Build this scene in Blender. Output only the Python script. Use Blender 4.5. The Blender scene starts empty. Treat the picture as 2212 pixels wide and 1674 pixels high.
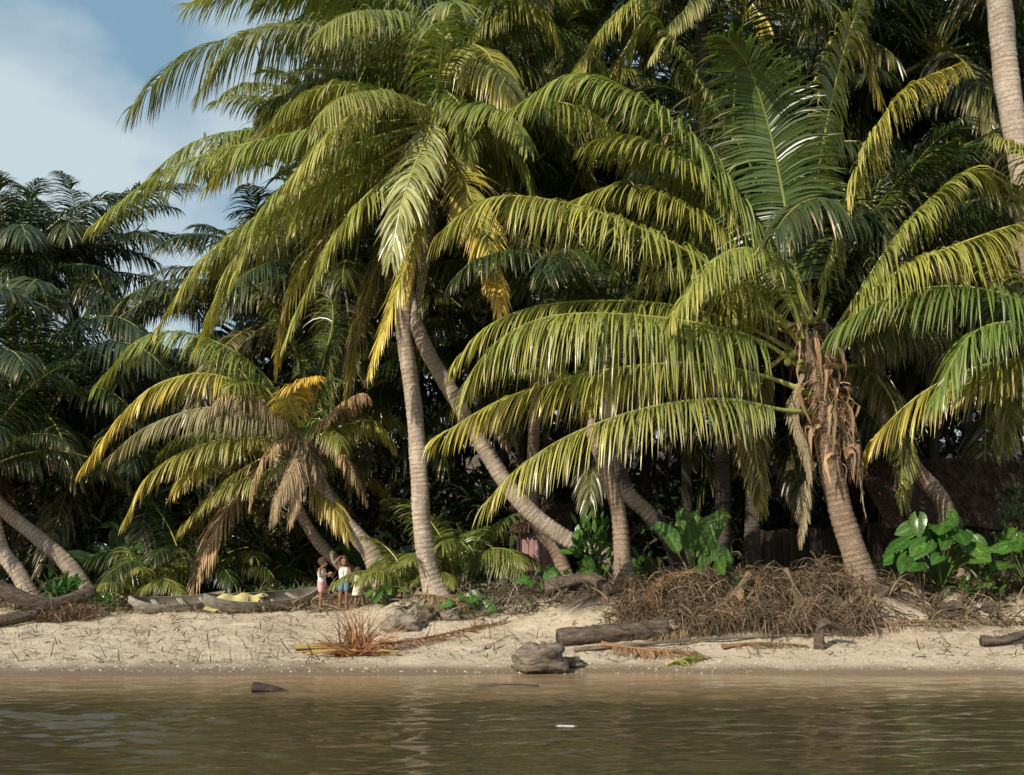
import bpy, math, random
import numpy as np
from mathutils import Vector, Matrix, noise
rng = np.random.default_rng(7); random.seed(7)
sc = bpy.context.scene; COL = sc.collection
F, CH, TH = 2458.0, 1.7, math.atan(387/2458.0)
ct, st = math.cos(TH), math.sin(TH)
def P(px, py, Y):
    a = (px-1106)/F; b = (837-py)/F
    t = Y/(ct-b*st)
    return np.array([a*t, Y, CH+t*(st+b*ct)])
def ss(t): t = min(1, max(0, t)); return t*t*(3-2*t)
def gz(x, y):
    sh = 18.5+0.25*math.sin(x*0.35+1)+0.12*math.sin(x*0.9)
    d = y-sh
    if d < 0: return max(-3., d*0.16)
    fr = ss((x+4)/7); sl = 0.09+0.13*fr; dm = 11-8*fr; bk = 0.65*ss((x+.3)/3.5)
    n = noise.noise(Vector((x*.5, y*.5, 0)))*.10+noise.noise(Vector((x*1.7, y*1.7, 3)))*.06
    z = sl*min(d, dm)+bk*ss((y-21.1-.45*noise.noise(Vector((x*.8, 0, 5))))/1.4)+.012*max(0, d-dm)+n*min(1, d/2.5)
    z += .28*math.exp(-((x+1.6)**2+(y-25)**2)/3)
    z += 7*ss((y-45)/18)
    return float(z)
def G(px, Y):
    x = (px-1106)/F*Y*ct
    for _ in range(3):
        z = gz(x, Y); x = (px-1106)/F*(Y*ct+(z-CH)*st)
    return np.array([x, Y, gz(x, Y)])
def nrm(a): return a/np.maximum(1e-9, np.linalg.norm(a, axis=-1, keepdims=True))
# ---------------------------------------------------------------- materials
def nodes(name):
    m = bpy.data.materials.new(name); m.use_nodes = True
    nt = m.node_tree; nt.nodes.clear()
    o = nt.nodes.new('ShaderNodeOutputMaterial')
    b = nt.nodes.new('ShaderNodeBsdfPrincipled'); nt.links.new(b.outputs[0], o.inputs[0])
    return m, nt, b, o
def mixc(nt, fac, a, b, mode='MIX'):
    n = nt.nodes.new('ShaderNodeMix'); n.data_type = 'RGBA'; n.blend_type = mode
    for s, v in ((n.inputs[0], fac), (n.inputs[6], a), (n.inputs[7], b)):
        if hasattr(v, 'links'): nt.links.new(v, s)
        elif isinstance(v, (int, float)): s.default_value = v
        else: s.default_value = (*v, 1)
    return n.outputs[2]
def noi(nt, vec, scale, detail=4, rough=.6, dist=0):
    n = nt.nodes.new('ShaderNodeTexNoise'); n.inputs['Scale'].default_value = scale
    n.inputs['Detail'].default_value = detail; n.inputs['Roughness'].default_value = rough; n.inputs['Distortion'].default_value = dist
    if vec is not None: nt.links.new(vec, n.inputs['Vector'])
    return n.outputs['Fac']
def ramp(nt, v, lo, hi, a=0., b=1.):
    n = nt.nodes.new('ShaderNodeMapRange'); n.inputs[1].default_value = lo; n.inputs[2].default_value = hi
    n.inputs[3].default_value = a; n.inputs[4].default_value = b; nt.links.new(v, n.inputs[0]); return n.outputs[0]
def mth(nt, op, a, b):
    n = nt.nodes.new('ShaderNodeMath'); n.operation = op
    for s, v in ((n.inputs[0], a), (n.inputs[1], b)):
        if hasattr(v, 'links'): nt.links.new(v, s)
        else: s.default_value = v
    return n.outputs[0]
def coord(nt, which='Object', scale=None):
    n = nt.nodes.new('ShaderNodeTexCoord'); o = n.outputs[which]
    if scale:
        mp = nt.nodes.new('ShaderNodeMapping'); mp.inputs['Scale'].default_value = scale
        nt.links.new(o, mp.inputs[0]); o = mp.outputs[0]
    return o
def bump(nt, b, h, strength, dist):
    n = nt.nodes.new('ShaderNodeBump'); n.inputs['Strength'].default_value = strength; n.inputs['Distance'].default_value = dist
    nt.links.new(h, n.inputs['Height']); nt.links.new(n.outputs[0], b.inputs['Normal']); return n
def attr(nt, name='Col'):
    n = nt.nodes.new('ShaderNodeAttribute'); n.attribute_name = name; return n.outputs['Color']
def leafmat(name, rough, transl, spec=.5):
    m, nt, b, o = nodes(name)
    geo = nt.nodes.new('ShaderNodeNewGeometry').outputs['Position']
    c = attr(nt)
    n = noi(nt, geo, 1.3, 3)
    c = mixc(nt, 1., c, mixc(nt, n, (.6, .65, .6), (1.45, 1.38, 1.3)), 'MULTIPLY')
    oi = nt.nodes.new('ShaderNodeObjectInfo').outputs['Random']
    c = mixc(nt, 1., c, mixc(nt, oi, (.75, .88, .9), (1.25, 1.1, 1.0)), 'MULTIPLY')
    nt.links.new(c, b.inputs['Base Color']); b.inputs['Roughness'].default_value = rough
    b.inputs['Specular IOR Level'].default_value = spec
    if transl > 0:
        t = nt.nodes.new('ShaderNodeBsdfTranslucent')
        nt.links.new(mixc(nt, 1., c, (1.4, 1.45, .7), 'MULTIPLY'), t.inputs[0])
        mx = nt.nodes.new('ShaderNodeMixShader'); mx.inputs[0].default_value = transl
        nt.links.new(b.outputs[0], mx.inputs[1]); nt.links.new(t.outputs[0], mx.inputs[2]); nt.links.new(mx.outputs[0], o.inputs[0])
    return m
M = {}
M['leaf'] = leafmat('leaf', .34, .25, .75)
M['broad'] = leafmat('broad_leaf', .28, .25)
M['dry'] = leafmat('dry_leaf', .7, .1, .25)
def trunkmat(name, ca, cb):
    m, nt, b, o = nodes(name)
    uv = coord(nt, 'UV'); ob = nt.nodes.new('ShaderNodeNewGeometry').outputs['Position']
    w = nt.nodes.new('ShaderNodeTexWave'); w.wave_type = 'BANDS'; w.bands_direction = 'Y'; w.wave_profile = 'SAW'
    w.inputs['Scale'].default_value = 3.1; w.inputs['Distortion'].default_value = 3.6; w.inputs['Detail'].default_value = 3; w.inputs['Detail Scale'].default_value = 1.2
    nt.links.new(uv, w.inputs[0])
    n1 = noi(nt, ob, 2.2, 5, .7); n2 = noi(nt, ob, 20, 5, .75)
    c = mixc(nt, ramp(nt, n1, .35, .65), ca, cb)
    c = mixc(nt, ramp(nt, w.outputs['Fac'], .0, .22, .75, 0), c, tuple(q*.22 for q in ca))
    c = mixc(nt, ramp(nt, n2, .44, .70, 0, .7), c, tuple(q*.35 for q in ca))
    nt.links.new(c, b.inputs['Base Color']); b.inputs['Roughness'].default_value = .85
    bump(nt, b, mth(nt, 'ADD', w.outputs['Fac'], n2), .8, .03)
    return m
M['bark'] = trunkmat('palm_bark', (.44, .33, .25), (.66, .54, .43))
M['barkd'] = trunkmat('shaded_palm_bark', (.06, .045, .034), (.12, .092, .07))  # darker copy of the palm bark, shade put into its colour
M['barkb'] = trunkmat('brown_palm_bark', (.28, .19, .125), (.44, .32, .24))
def simple(name, c1, c2, scale=5, rough=.8, bs=.4, bd=.01, sc3=None, spec=.3):
    m, nt, b, o = nodes(name); v = coord(nt, 'Object', sc3)
    n = noi(nt, v, scale, 6, .65)
    nt.links.new(mixc(nt, ramp(nt, n, .32, .68), c1, c2), b.inputs['Base Color'])
    b.inputs['Roughness'].default_value = rough; b.inputs['Specular IOR Level'].default_value = spec
    if bs: bump(nt, b, n, bs, bd)
    return m
M['drift'] = simple('driftwood', (.06, .047, .036), (.30, .235, .175), 5, .85, 1., .05, (1, 1, 5))
M['log'] = simple('log_bark', (.035, .026, .02), (.20, .15, .11), 4, .9, 1., .05, (1, 4, 4))
M['darkwood'] = simple('dark_wood', (.02, .015, .012), (.07, .05, .04), 6, .9)
M['stone'] = simple('stone', (.12, .095, .075), (.34, .28, .22), 4, .9, 1., .05)
M['plank'] = simple('plank', (.035, .025, .02), (.11, .08, .065), 3, .85, .4, .01, (6, 6, .6))
M['pink'] = simple('pink_paint', (.30, .16, .16), (.44, .27, .25), 4, .8, .2, .01)
M['thatch'] = simple('thatch', (.05, .03, .022), (.15, .095, .065), 14, .95, .9, .04, (3, 3, .5))
M['canoe'] = simple('weathered_canoe', (.20, .18, .15), (.52, .48, .41), 5, .8, .5, .01, (1, 4, 4))
M['canoe_in'] = simple('canoe_inside', (.12, .10, .075), (.30, .25, .19), 5, .85, .5, .01)
M['tarp'] = simple('yellow_cloth', (.62, .50, .20), (.74, .64, .32), 6, .8, .3, .01)
M['skin'] = simple('skin', (.26, .125, .075), (.31, .155, .095), 12, .5, 0, 0, None, .4)
M['hair'] = simple('hair', (.04, .022, .014), (.12, .07, .045), 40, .9, .9, .01)
M['white'] = simple('white_cotton', (.70, .66, .62), (.80, .77, .73), 10, .85, .2, .005)
M['pinkcloth'] = simple('pink_cloth', (.55, .22, .22), (.75, .5, .48), 18, .85, .2, .005)
M['denim'] = simple('denim', (.10, .17, .26), (.22, .32, .42), 25, .85, .2, .005)
M['cream'] = simple('cream_cloth', (.66, .58, .42), (.76, .68, .52), 12, .85, .2, .005)
M['eye'] = simple('eye', (.01, .008, .006), (.015, .01, .01), 5, .2, 0)
M['coconut'] = simple('green_husk', (.13, .15, .03), (.26, .24, .05), 5, .45, .1, .01)
M['foam'] = simple('white_foam', (.4, .4, .38), (.6, .6, .58), 5, .7, .1)
# ---------------------------------------------------------------- object helpers
def mk(name, V, Fc, mat, parent=None, col=None, uv=None, smooth=False, org=None):
    V = np.asarray(V, float)
    if org is not None: V = V-np.asarray(org)
    me = bpy.data.meshes.new(name)
    me.from_pydata(V.tolist(), [], Fc.tolist() if hasattr(Fc, 'tolist') else Fc)
    if col is not None:
        a = me.color_attributes.new('Col', 'FLOAT_COLOR', 'POINT')
        c = np.ones((len(V), 4)); c[:, :3] = col; a.data.foreach_set('color', c.ravel())
    if uv is not None:
        l = me.uv_layers.new(name='UVMap'); idx = np.zeros(len(me.loops), int); me.loops.foreach_get('vertex_index', idx)
        l.data.foreach_set('uv', np.asarray(uv)[idx].ravel())
    if smooth: me.polygons.foreach_set('use_smooth', [True]*len(me.polygons))
    me.materials.append(mat); me.update()
    o = bpy.data.objects.new(name, me); COL.objects.link(o)
    if parent: o.parent = parent
    return o
def tag(o, label=None, cat=None, group=None, kind=None):
    if label: o['label'] = label
    if cat: o['category'] = cat
    if group: o['group'] = group
    if kind: o['kind'] = kind
    return o
def empty(name, loc, label, cat, group=None, rz=0, rx=0):
    o = bpy.data.objects.new(name, None); COL.objects.link(o); o.location = loc; o.rotation_euler = (rx, 0, rz)
    return tag(o, label, cat, group)
def cr(pts, m):
    p = np.array(pts, float); p = np.vstack([2*p[0]-p[1], p, 2*p[-1]-p[-2]])
    out = []; n = len(p)-3
    for i in range(n):
        for t in np.linspace(0, 1, 24, endpoint=(i == n-1)):
            a, b, c, d = p[i:i+4]
            out.append(.5*((2*b)+(-a+c)*t+(2*a-5*b+4*c-d)*t*t+(-a+3*b-3*c+d)*t**3))
    out = np.array(out); s = np.r_[0, np.cumsum(np.linalg.norm(np.diff(out, axis=0), axis=1))]
    q = np.linspace(0, s[-1], m)
    return np.stack([np.interp(q, s, out[:, k]) for k in range(3)], 1), s[-1]
def tube(c, rad, ns=8, ref=None, caps=True):
    m = len(c); T = nrm(np.gradient(c, axis=0))
    ref = np.array([0.3, 1, .1]) if ref is None else np.array(ref, float)
    A = nrm(np.cross(T, ref)); B = np.cross(T, A)
    an = np.linspace(0, 2*math.pi, ns, endpoint=False)
    rad = np.asarray(rad, float)
    if rad.ndim == 1: rad = rad[:, None]*np.ones((1, ns))
    V = c[:, None]+rad[..., None]*(A[:, None]*np.cos(an)[None, :, None]+B[:, None]*np.sin(an)[None, :, None])
    i = np.arange(m-1)[:, None]*ns; j = np.arange(ns)[None]; j2 = (j+1) % ns
    Fq = np.stack([i+j, i+j2, i+ns+j2, i+ns+j], -1).reshape(-1, 4).tolist()
    if caps: Fq += [list(range(ns))[::-1], [(m-1)*ns+k for k in range(ns)]]
    return V.reshape(-1, 3), Fq
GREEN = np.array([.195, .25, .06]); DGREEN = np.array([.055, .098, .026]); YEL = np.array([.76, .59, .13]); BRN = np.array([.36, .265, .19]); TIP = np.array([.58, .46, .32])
def frond(pts, n=85, L=1.1, droop=1., w=.036, yel=.25, dead=0., seed=0, s0=.14, roll=0., green=GREEN, nseg=5, az=None, twist=.5, rr=.034, lift=.16, dry=.22, miss=.04, dens=1.75, LS=1.22, tidy=1.):
    r = np.random.default_rng(seed); n = int(n*dens); L = L*LS
    m = 60; c, LEN = cr(pts, m); T = nrm(np.gradient(c, axis=0))
    if az is None: az = c[-1]-c[0]
    az = np.array([az[0], az[1], 0.]); az /= max(1e-6, np.linalg.norm(az))
    S0 = np.cross(az, [0, 0, 1.]); S = nrm(S0-T*(T@S0)[:, None]); N = np.cross(S, T)
    if roll: S, N = S*math.cos(roll)+N*math.sin(roll), N*math.cos(roll)-S*math.sin(roll)
    k = 2*n; side = np.tile([1., -1.], n)
    tt = (np.repeat(np.arange(n), 2)+r.uniform(-.3, .3, k)+.5)/n; tt = np.clip(tt, 0, 1)
    gi = np.cumsum(r.random(k//2) < .14); gi = np.repeat(gi, 2)+(side > 0)*400
    go = r.normal(0, .085*tidy, 900)[gi]; gd = r.normal(1, .16*tidy, 900)[gi]; gl = r.normal(0, .08*tidy, 900)[gi]
    keep = r.random(k) > miss; tt = tt[keep]; side = side[keep]; k = len(tt); go = go[keep]; gd = gd[keep]; gl = gl[keep]
    t = s0+(1-s0)*tt; f = t*(m-1); g = lambda A: np.stack([np.interp(f, np.arange(m), A[:, q]) for q in range(3)], 1)
    p = g(c); Tk = nrm(g(T)); Sk = nrm(g(S)); Nk = nrm(g(N))
    ph = r.uniform(0, 9, 3)
    a = np.radians(74-46*tt**1.5)+go+.06*tidy*np.sin(tt*13+ph[0]+side)+r.normal(0, .05*tidy, k)
    odd = r.random(k) < .05*tidy; a = a+odd*r.normal(0, .4, k)
    d0 = Tk*np.cos(a)[:, None]+Sk*(side*np.sin(a))[:, None]+Nk*(lift+gl+.08*np.sin(tt*17+ph[2])+r.normal(0, .06*tidy, k)+odd*r.normal(0, .4, k))[:, None]
    d0 = nrm(d0)
    Lk = L*np.minimum(1, .5+tt*2.6)*(1-.6*tt**2.8)*r.uniform(.82, 1.08, k)*(1-odd*r.uniform(0, .5, k))
    W = nrm(np.cross(d0, Nk)); tw = r.normal(0, twist, k); W = nrm(W*np.cos(tw)[:, None]+np.cross(d0, W)*np.sin(tw)[:, None])
    dk = droop*r.uniform(.75, 1.25, k)*gd
    wp = np.interp(np.linspace(0, 1, nseg+1), [0, .15, .6, .9, 1], [.5, 1, .85, .4, .05]); wk = w*r.uniform(.75, 1.2, k)
    V = np.zeros((k, nseg+1, 2, 3)); C = np.zeros((k, nseg+1, 2, 3))
    gr = green*(1+r.normal(0, .2, k))[:, None]
    ylk = np.clip(yel*r.uniform(.4, 1.6, k), 0, 1.4)
    brk = (r.random(k) < dry+.3*yel)*r.uniform(.1, .45, k)
    G_ = np.array([0, 0, -1.]); cv = r.normal(0, .18*tidy, (k, 3))
    for i in range(nseg+1):
        u = i/nseg
        d = nrm(d0+G_*(dk*2.1*(u+.12))[:, None]+cv*u)
        Wi = nrm(W-d*np.sum(W*d, 1, keepdims=True))
        V[:, i, 0] = p+Wi*(wk*.5*wp[i])[:, None]; V[:, i, 1] = p-Wi*(wk*.5*wp[i])[:, None]
        p = p+d*(Lk/nseg)[:, None]
        fy = np.clip(ylk*(.15+.8*tt**1.5+.75*u**1.8), 0, 1)[:, None]
        cc = gr*(1-fy)+YEL*fy
        fb = np.clip((u-(1-brk))*8, 0, 1)[:, None]*.8; cc = cc*(1-fb)+TIP*fb
        if dead:
            fd = np.clip(dead+r.normal(0, .15, k), 0, 1)[:, None]; cc = cc*(1-fd)+BRN*(1+r.normal(0, .25, k))[:, None]*fd
        C[:, i, 0] = cc; C[:, i, 1] = cc
    b = (np.arange(k)*(nseg+1)*2)[:, None]+2*np.arange(nseg)[None]
    Fq = np.stack([b, b+1, b+3, b+2], -1).reshape(-1, 4).tolist()
    V = V.reshape(-1, 3); C = C.reshape(-1, 3)
    rad = rr*np.interp(np.linspace(0, 1, m), [0, .1, .4, 1], [2.0, 1.1, .75, .15])
    tv, tf = tube(c[::2], rad[::2], 5, ref=S0+np.array([0, 0, .01]))
    o = len(V); tf = [[q+o for q in fc] for fc in tf]
    rc = np.array([.48, .47, .13])*(1-dead)+BRN*dead
    return np.vstack([V, tv]), Fq+tf, np.vstack([C, np.tile(rc, (len(tv), 1))])
seedc = [100]
def add_frond(root, Y, pts, name='frond', **kw):
    seedc[0] += 1; kw.setdefault('seed', seedc[0])
    w = [P(q[0], q[1], Y+(q[2] if len(q) > 2 else 0)) for q in pts]
    V, Fc, C = frond(w, **kw)
    o = mk(name, V, Fc, M['dry'] if kw.get('dead', 0) > .6 else M['leaf'], root, C, org=root.location)
    if kw.get('dead', 0) > .6: o['label'] = 'dry brown hanging frond'
    return o
protos = {}
for key, gcol, yk in (('lit', np.array([.13, .18, .042]), 1.), ('dark', np.array([.029, .056, .018]), .25)):  # dark set carries the grove's shade in its leaf colour
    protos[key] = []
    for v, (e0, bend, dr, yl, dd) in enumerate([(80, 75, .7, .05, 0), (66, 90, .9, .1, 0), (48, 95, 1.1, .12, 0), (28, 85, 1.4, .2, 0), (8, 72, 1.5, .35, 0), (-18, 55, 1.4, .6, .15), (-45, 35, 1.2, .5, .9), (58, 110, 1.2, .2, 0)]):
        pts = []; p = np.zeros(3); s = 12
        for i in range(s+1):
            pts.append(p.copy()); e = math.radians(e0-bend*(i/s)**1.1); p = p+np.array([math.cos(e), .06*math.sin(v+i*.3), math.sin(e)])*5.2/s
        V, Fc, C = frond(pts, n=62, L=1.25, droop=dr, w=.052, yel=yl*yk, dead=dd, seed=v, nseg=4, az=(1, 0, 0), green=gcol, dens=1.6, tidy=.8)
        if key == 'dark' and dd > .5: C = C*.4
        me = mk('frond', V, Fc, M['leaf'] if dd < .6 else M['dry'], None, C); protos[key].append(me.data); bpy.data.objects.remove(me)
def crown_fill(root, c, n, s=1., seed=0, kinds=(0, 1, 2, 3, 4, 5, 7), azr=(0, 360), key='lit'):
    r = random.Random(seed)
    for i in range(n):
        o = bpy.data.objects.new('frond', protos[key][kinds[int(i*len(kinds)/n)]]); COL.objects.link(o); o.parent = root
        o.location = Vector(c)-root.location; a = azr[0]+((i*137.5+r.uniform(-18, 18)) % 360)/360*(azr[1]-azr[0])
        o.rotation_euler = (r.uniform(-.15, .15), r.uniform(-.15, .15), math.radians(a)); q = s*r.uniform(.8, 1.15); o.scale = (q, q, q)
def trunk(root, pts, r0, r1, flare=.12, name='trunk', ns=16, step=.03, mat=None):
    c, LEN = cr(pts, 10); m = max(20, int(LEN/step)); c, LEN = cr(pts, m)
    s = np.linspace(0, LEN, m); t = s/LEN; ph = rng.uniform(0, 9)
    sp = .095+.02*np.sin(s*.8); saw = 1-((s/sp) % 1)
    rad = r1+(r0-r1)*(1-t)**1.3+flare*np.exp(-s/.35)
    an = np.linspace(0, 2*math.pi, ns, endpoint=False)
    R = rad[:, None]*(1+.06*np.sin(3*an+s[:, None]*1.3+ph)+.045*np.sin(5*an-s[:, None]*2.1)+rng.normal(0, .018, (m, ns)))
    R += .02*saw[:, None]*(.7+.5*np.sin(an*2+s[:, None]*6))
    R *= np.clip((LEN-s)/.3, .08, 1)[:, None]**.6
    V, Fc = tube(c, R, ns)
    uv = np.stack([np.tile(an/6.28, m), np.repeat(s, ns)], 1)
    return mk(name, V, Fc, mat or M['bark'], root, uv=uv, smooth=True, org=root.location)
def strips(n, start, dirs, L, w, colr, seed=0, nseg=3, grav=1.):
    r = np.random.default_rng(seed); d0 = nrm(dirs)
    W = nrm(np.cross(d0, r.normal(0, 1, (n, 3)))); p = start.copy(); V = np.zeros((n, nseg+1, 2, 3))
    L = np.broadcast_to(L, (n,)); w = np.broadcast_to(w, (n,))
    for i in range(nseg+1):
        u = i/nseg; d = nrm(d0+np.array([0, 0, -1.])*grav*u*1.4); f = (1-u*u*.85)
        V[:, i, 0] = p+W*(w*f*.5)[:, None]; V[:, i, 1] = p-W*(w*f*.5)[:, None]; p = p+d*(L/nseg)[:, None]
    b = (np.arange(n)*(nseg+1)*2)[:, None]+2*np.arange(nseg)[None]
    Fq = np.stack([b, b+1, b+3, b+2], -1).reshape(-1, 4)
    C = np.repeat(colr, (nseg+1)*2, axis=0)
    return V.reshape(-1, 3), Fq, C
# ---------------------------------------------------------------- ground, water, sky
def grid(xs, ys, zf):
    X, Y = np.meshgrid(xs, ys); Z = zf(X, Y); nx, ny = len(xs), len(ys)
    i = np.arange(ny-1)[:, None]*nx; j = np.arange(nx-1)[None]
    return np.stack([X, Y, Z], -1).reshape(-1, 3), np.stack([i+j, i+j+1, i+nx+j+1, i+nx+j], -1).reshape(-1, 4)
xs = np.r_[-600, -200, -80, -40, np.linspace(-20, 20, 420), 40, 80, 200, 600]
ys = np.r_[-600, -100, 0, 10, 15, np.linspace(17.5, 27, 200), np.linspace(27.5, 50, 50), 55, 60, 70, 80, 100, 150, 300, 900]
V, Fc = grid(xs, ys, lambda X, Y: np.vectorize(gz, otypes=[float])(X, Y))
core = (abs(V[:, 0]) < 20) & (V[:, 1] > 18.9) & (V[:, 1] < 27)
V[core, 2] += np.array([min(1, (y-18.9)/1.2)*(.025*noise.noise(Vector((x*2.6, y*2.6, 0)))+.03*noise.noise(Vector((x*7, y*6, 7)))) for x, y in V[core, :2]])
def soilf(x, y):
    fr = ss((x+4)/7); lim = 27.2-5.9*fr+1.1*noise.noise(Vector((x*.7, y*.7, 9)))+.7*noise.noise(Vector((x*2.3, y*2.3, 2)))
    if x < -7: lim -= 1.2
    lim -= .7*math.exp(-((x+.6)**2)/6)
    return ss((y-lim)/.8)
cg = np.array([[soilf(x, y)]*3 for x, y in V[:, :2]])
m, nt, b, o = nodes('beach_sand_and_soil')
pos = nt.nodes.new('ShaderNodeNewGeometry').outputs['Position']
sx = nt.nodes.new('ShaderNodeSeparateXYZ'); nt.links.new(pos, sx.inputs[0])
n1 = noi(nt, pos, 1.1, 6, .65); n2 = noi(nt, pos, 8, 7, .78); n3 = noi(nt, pos, 30, 4, .75)
sand = mixc(nt, ramp(nt, n1, .3, .7), (.57, .43, .30), (.76, .63, .47))
sand = mixc(nt, ramp(nt, n2, .52, .66, 0, .65), sand, (.28, .19, .125))
sand = mixc(nt, ramp(nt, n3, .56, .64, 0, .7), sand, (.86, .77, .63))
sand = mixc(nt, ramp(nt, n3, .42, .34, 0, .6), sand, (.24, .17, .12))
wet = ramp(nt, mth(nt, 'ADD', sx.outputs[2], mth(nt, 'MULTIPLY', n1, .10)), .10, .18, 1, 0)
sand = mixc(nt, wet, sand, (.29, .205, .135))
soil = mixc(nt, ramp(nt, n2, .35, .65), (.05, .033, .022), (.21, .15, .10))
nt.links.new(mixc(nt, attr(nt), sand, soil), b.inputs['Base Color'])
nt.links.new(ramp(nt, wet, 0, 1, .9, .35), b.inputs['Roughness'])
bump(nt, b, mth(nt, 'ADD', n2, mth(nt, 'MULTIPLY', n3, .4)), .9, .07)
tag(mk('ground', V, Fc, m, None, cg, smooth=True), kind='structure')
xs = np.r_[-600, -150, -60, -30, np.linspace(-14, 14, 460), 30, 60, 150, 600]
ys = np.r_[-600, -150, -40, -10, 2, np.linspace(7, 19.4, 420), 21.5]
def wz(X, Y):
    r = np.random.default_rng(3); Z = X*0
    for i in range(90):
        wl = .13*(8**r.random()); th = r.normal(math.pi/2+.08, .30); k = 2*math.pi/wl
        Z += .0040*wl*r.uniform(.5, 1.3)*np.sin(k*(X*math.cos(th)+Y*math.sin(th))+r.uniform(0, 6.28))
    for wl, th, am in ((2.6, 1.5, .004), (3.7, 1.75, .004), (1.7, 1.35, .003)):
        Z += am*np.sin(2*math.pi/wl*(X*math.cos(th)+Y*math.sin(th)))
    gust = .8+.45*np.sin(X*.35+1.3*np.sin(Y*.5))*np.sin(Y*.9+.5*np.sin(X*.3))
    return Z*gust*np.clip((19.2-Y)/3.5, .15, 1)*(abs(X) < 14)*(Y > 4)
V, Fc = grid(xs, ys, wz)
m, nt, b, o = nodes('water_surface')
pos = nt.nodes.new('ShaderNodeNewGeometry').outputs['Position']
sx = nt.nodes.new('ShaderNodeSeparateXYZ'); nt.links.new(pos, sx.inputs[0])
n1 = noi(nt, pos, .6, 3)
dep = ramp(nt, mth(nt, 'ADD', sx.outputs[1], mth(nt, 'MULTIPLY', n1, 1.4)), 15.2, 19.0)
nt.links.new(mixc(nt, dep, (.058, .046, .022), (.38, .255, .145)), b.inputs['Base Color'])
b.inputs['Roughness'].default_value = .045; b.inputs['IOR'].default_value = 1.34
mp = nt.nodes.new('ShaderNodeMapping'); mp.inputs['Scale'].default_value = (.45, 1.8, 1); nt.links.new(pos, mp.inputs[0])
bump(nt, b, noi(nt, mp.outputs[0], 7, 3, .6), .3, .015)
tag(mk('water', V, Fc, m, None, smooth=True), kind='structure')
# world
w = bpy.data.worlds.new('World'); sc.world = w; w.use_nodes = True; nt = w.node_tree; nt.nodes.clear()
SD = Vector((-.57, -.68, .50)).normalized(); el = math.asin(SD.z); rot = math.atan2(SD.x, SD.y)
sky = nt.nodes.new('ShaderNodeTexSky'); sky.sky_type = 'NISHITA'; sky.sun_disc = False; sky.sun_elevation = el; sky.sun_rotation = rot
bg = nt.nodes.new('ShaderNodeBackground'); bg.inputs[1].default_value = .15
ow = nt.nodes.new('ShaderNodeOutputWorld'); nt.links.new(bg.outputs[0], ow.inputs[0])
v = coord(nt, 'Generated', (1, 1, 1.7))
cn = noi(nt, v, 4.6, 6, .5, .15)
sz = nt.nodes.new('ShaderNodeSeparateXYZ'); nt.links.new(coord(nt, 'Generated'), sz.inputs[0])
low = ramp(nt, sz.outputs[2], .55, .2, .02, .13)
blue = mixc(nt, .7, sky.outputs[0], (1.2, 2.4, 3.3))
nt.links.new(mixc(nt, ramp(nt, mth(nt, 'ADD', cn, low), .42, .66, .12, .95), blue, (4.0, 4.7, 5.0)), bg.inputs[0])
su = bpy.data.lights.new('sun', 'SUN'); su.energy = 5; su.angle = math.radians(.5); su.color = (1, .92, .77)
so = bpy.data.objects.new('sun', su); COL.objects.link(so); so.rotation_euler = SD.to_track_quat('Z', 'Y').to_euler()
cam = bpy.data.cameras.new('camera'); co = bpy.data.objects.new('camera', cam); COL.objects.link(co)
co.location = (0, 0, CH); co.rotation_euler = (math.pi/2+TH, 0, 0); cam.lens = 40; cam.sensor_width = 36; cam.clip_end = 3000; cam.clip_start = .1
sc.camera = co
sc.view_settings.view_transform = 'Standard'; sc.view_settings.look = 'None'; sc.view_settings.exposure = 0
# ---------------------------------------------------------------- hero palms
def palm(label, Y, base_px, tr, r0, r1, group=None, flare=.12, dz=-.15, mat=None):
    b = G(base_px, Y); root = empty('coconut_palm', b, label, 'palm tree', group)
    pts = [b+np.array([0, 0, dz])]+[P(q[0], q[1], Y+(q[2] if len(q) > 2 else 0)) for q in tr]
    trunk(root, pts, r0, r1, flare, mat=mat); return root, pts[-1]
def sheaths(root, c, n, s=1., seed=0, name='leaf_sheath', hang=.6, spread=.22, wd=.045, axis=(0, 0, -1.), col0=(.30, .20, .13), down=1.3):
    r = np.random.default_rng(seed); axis = np.array(axis)
    for i in range(n):
        a = r.uniform(0, 6.28); up = r.uniform(-.3, .8); q = r.random()
        d = np.array([math.cos(a), math.sin(a), up*.8]); p0 = c+np.array([math.cos(a)*spread*.7, math.sin(a)*spread*.7, 0])+axis*(q*down-.15)*s
        o1 = r.uniform(.1, .35)*s; hl = r.uniform(.3, 1.)*s*hang
        pts = [p0, p0+d*o1*.6, p0+d*o1+np.array([r.normal(0, .04), 0, -.25*hl]), p0+d*o1*.9+np.array([r.normal(0, .1), r.normal(0, .05), -hl])]
        cc, _ = cr(pts, 10); S = nrm(np.cross(d, [0, 0, 1.])+r.normal(0, .5, 3)); wv = np.array([.9, 1, .85, .9, .7, .75, .5, .4, .3, .05])*wd*s*r.uniform(.4, 1.5)*(1+r.normal(0, .15, 10))
        nrmv = np.cross(S, nrm(d))
        V = np.stack([cc-S*wv[:, None], cc+nrmv*(wv*.4)[:, None], cc+S*wv[:, None]], 1).reshape(-1, 3)
        Fq = [[3*k+j, 3*k+j+1, 3*k+j+4, 3*k+j+3] for k in range(9) for j in range(2)]
        col = np.array(col0)*r.uniform(.45, 1.7)
        mk(name, V, Fq, M['dry'], root, np.tile(col, (len(V), 1)), org=root.location)
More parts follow.
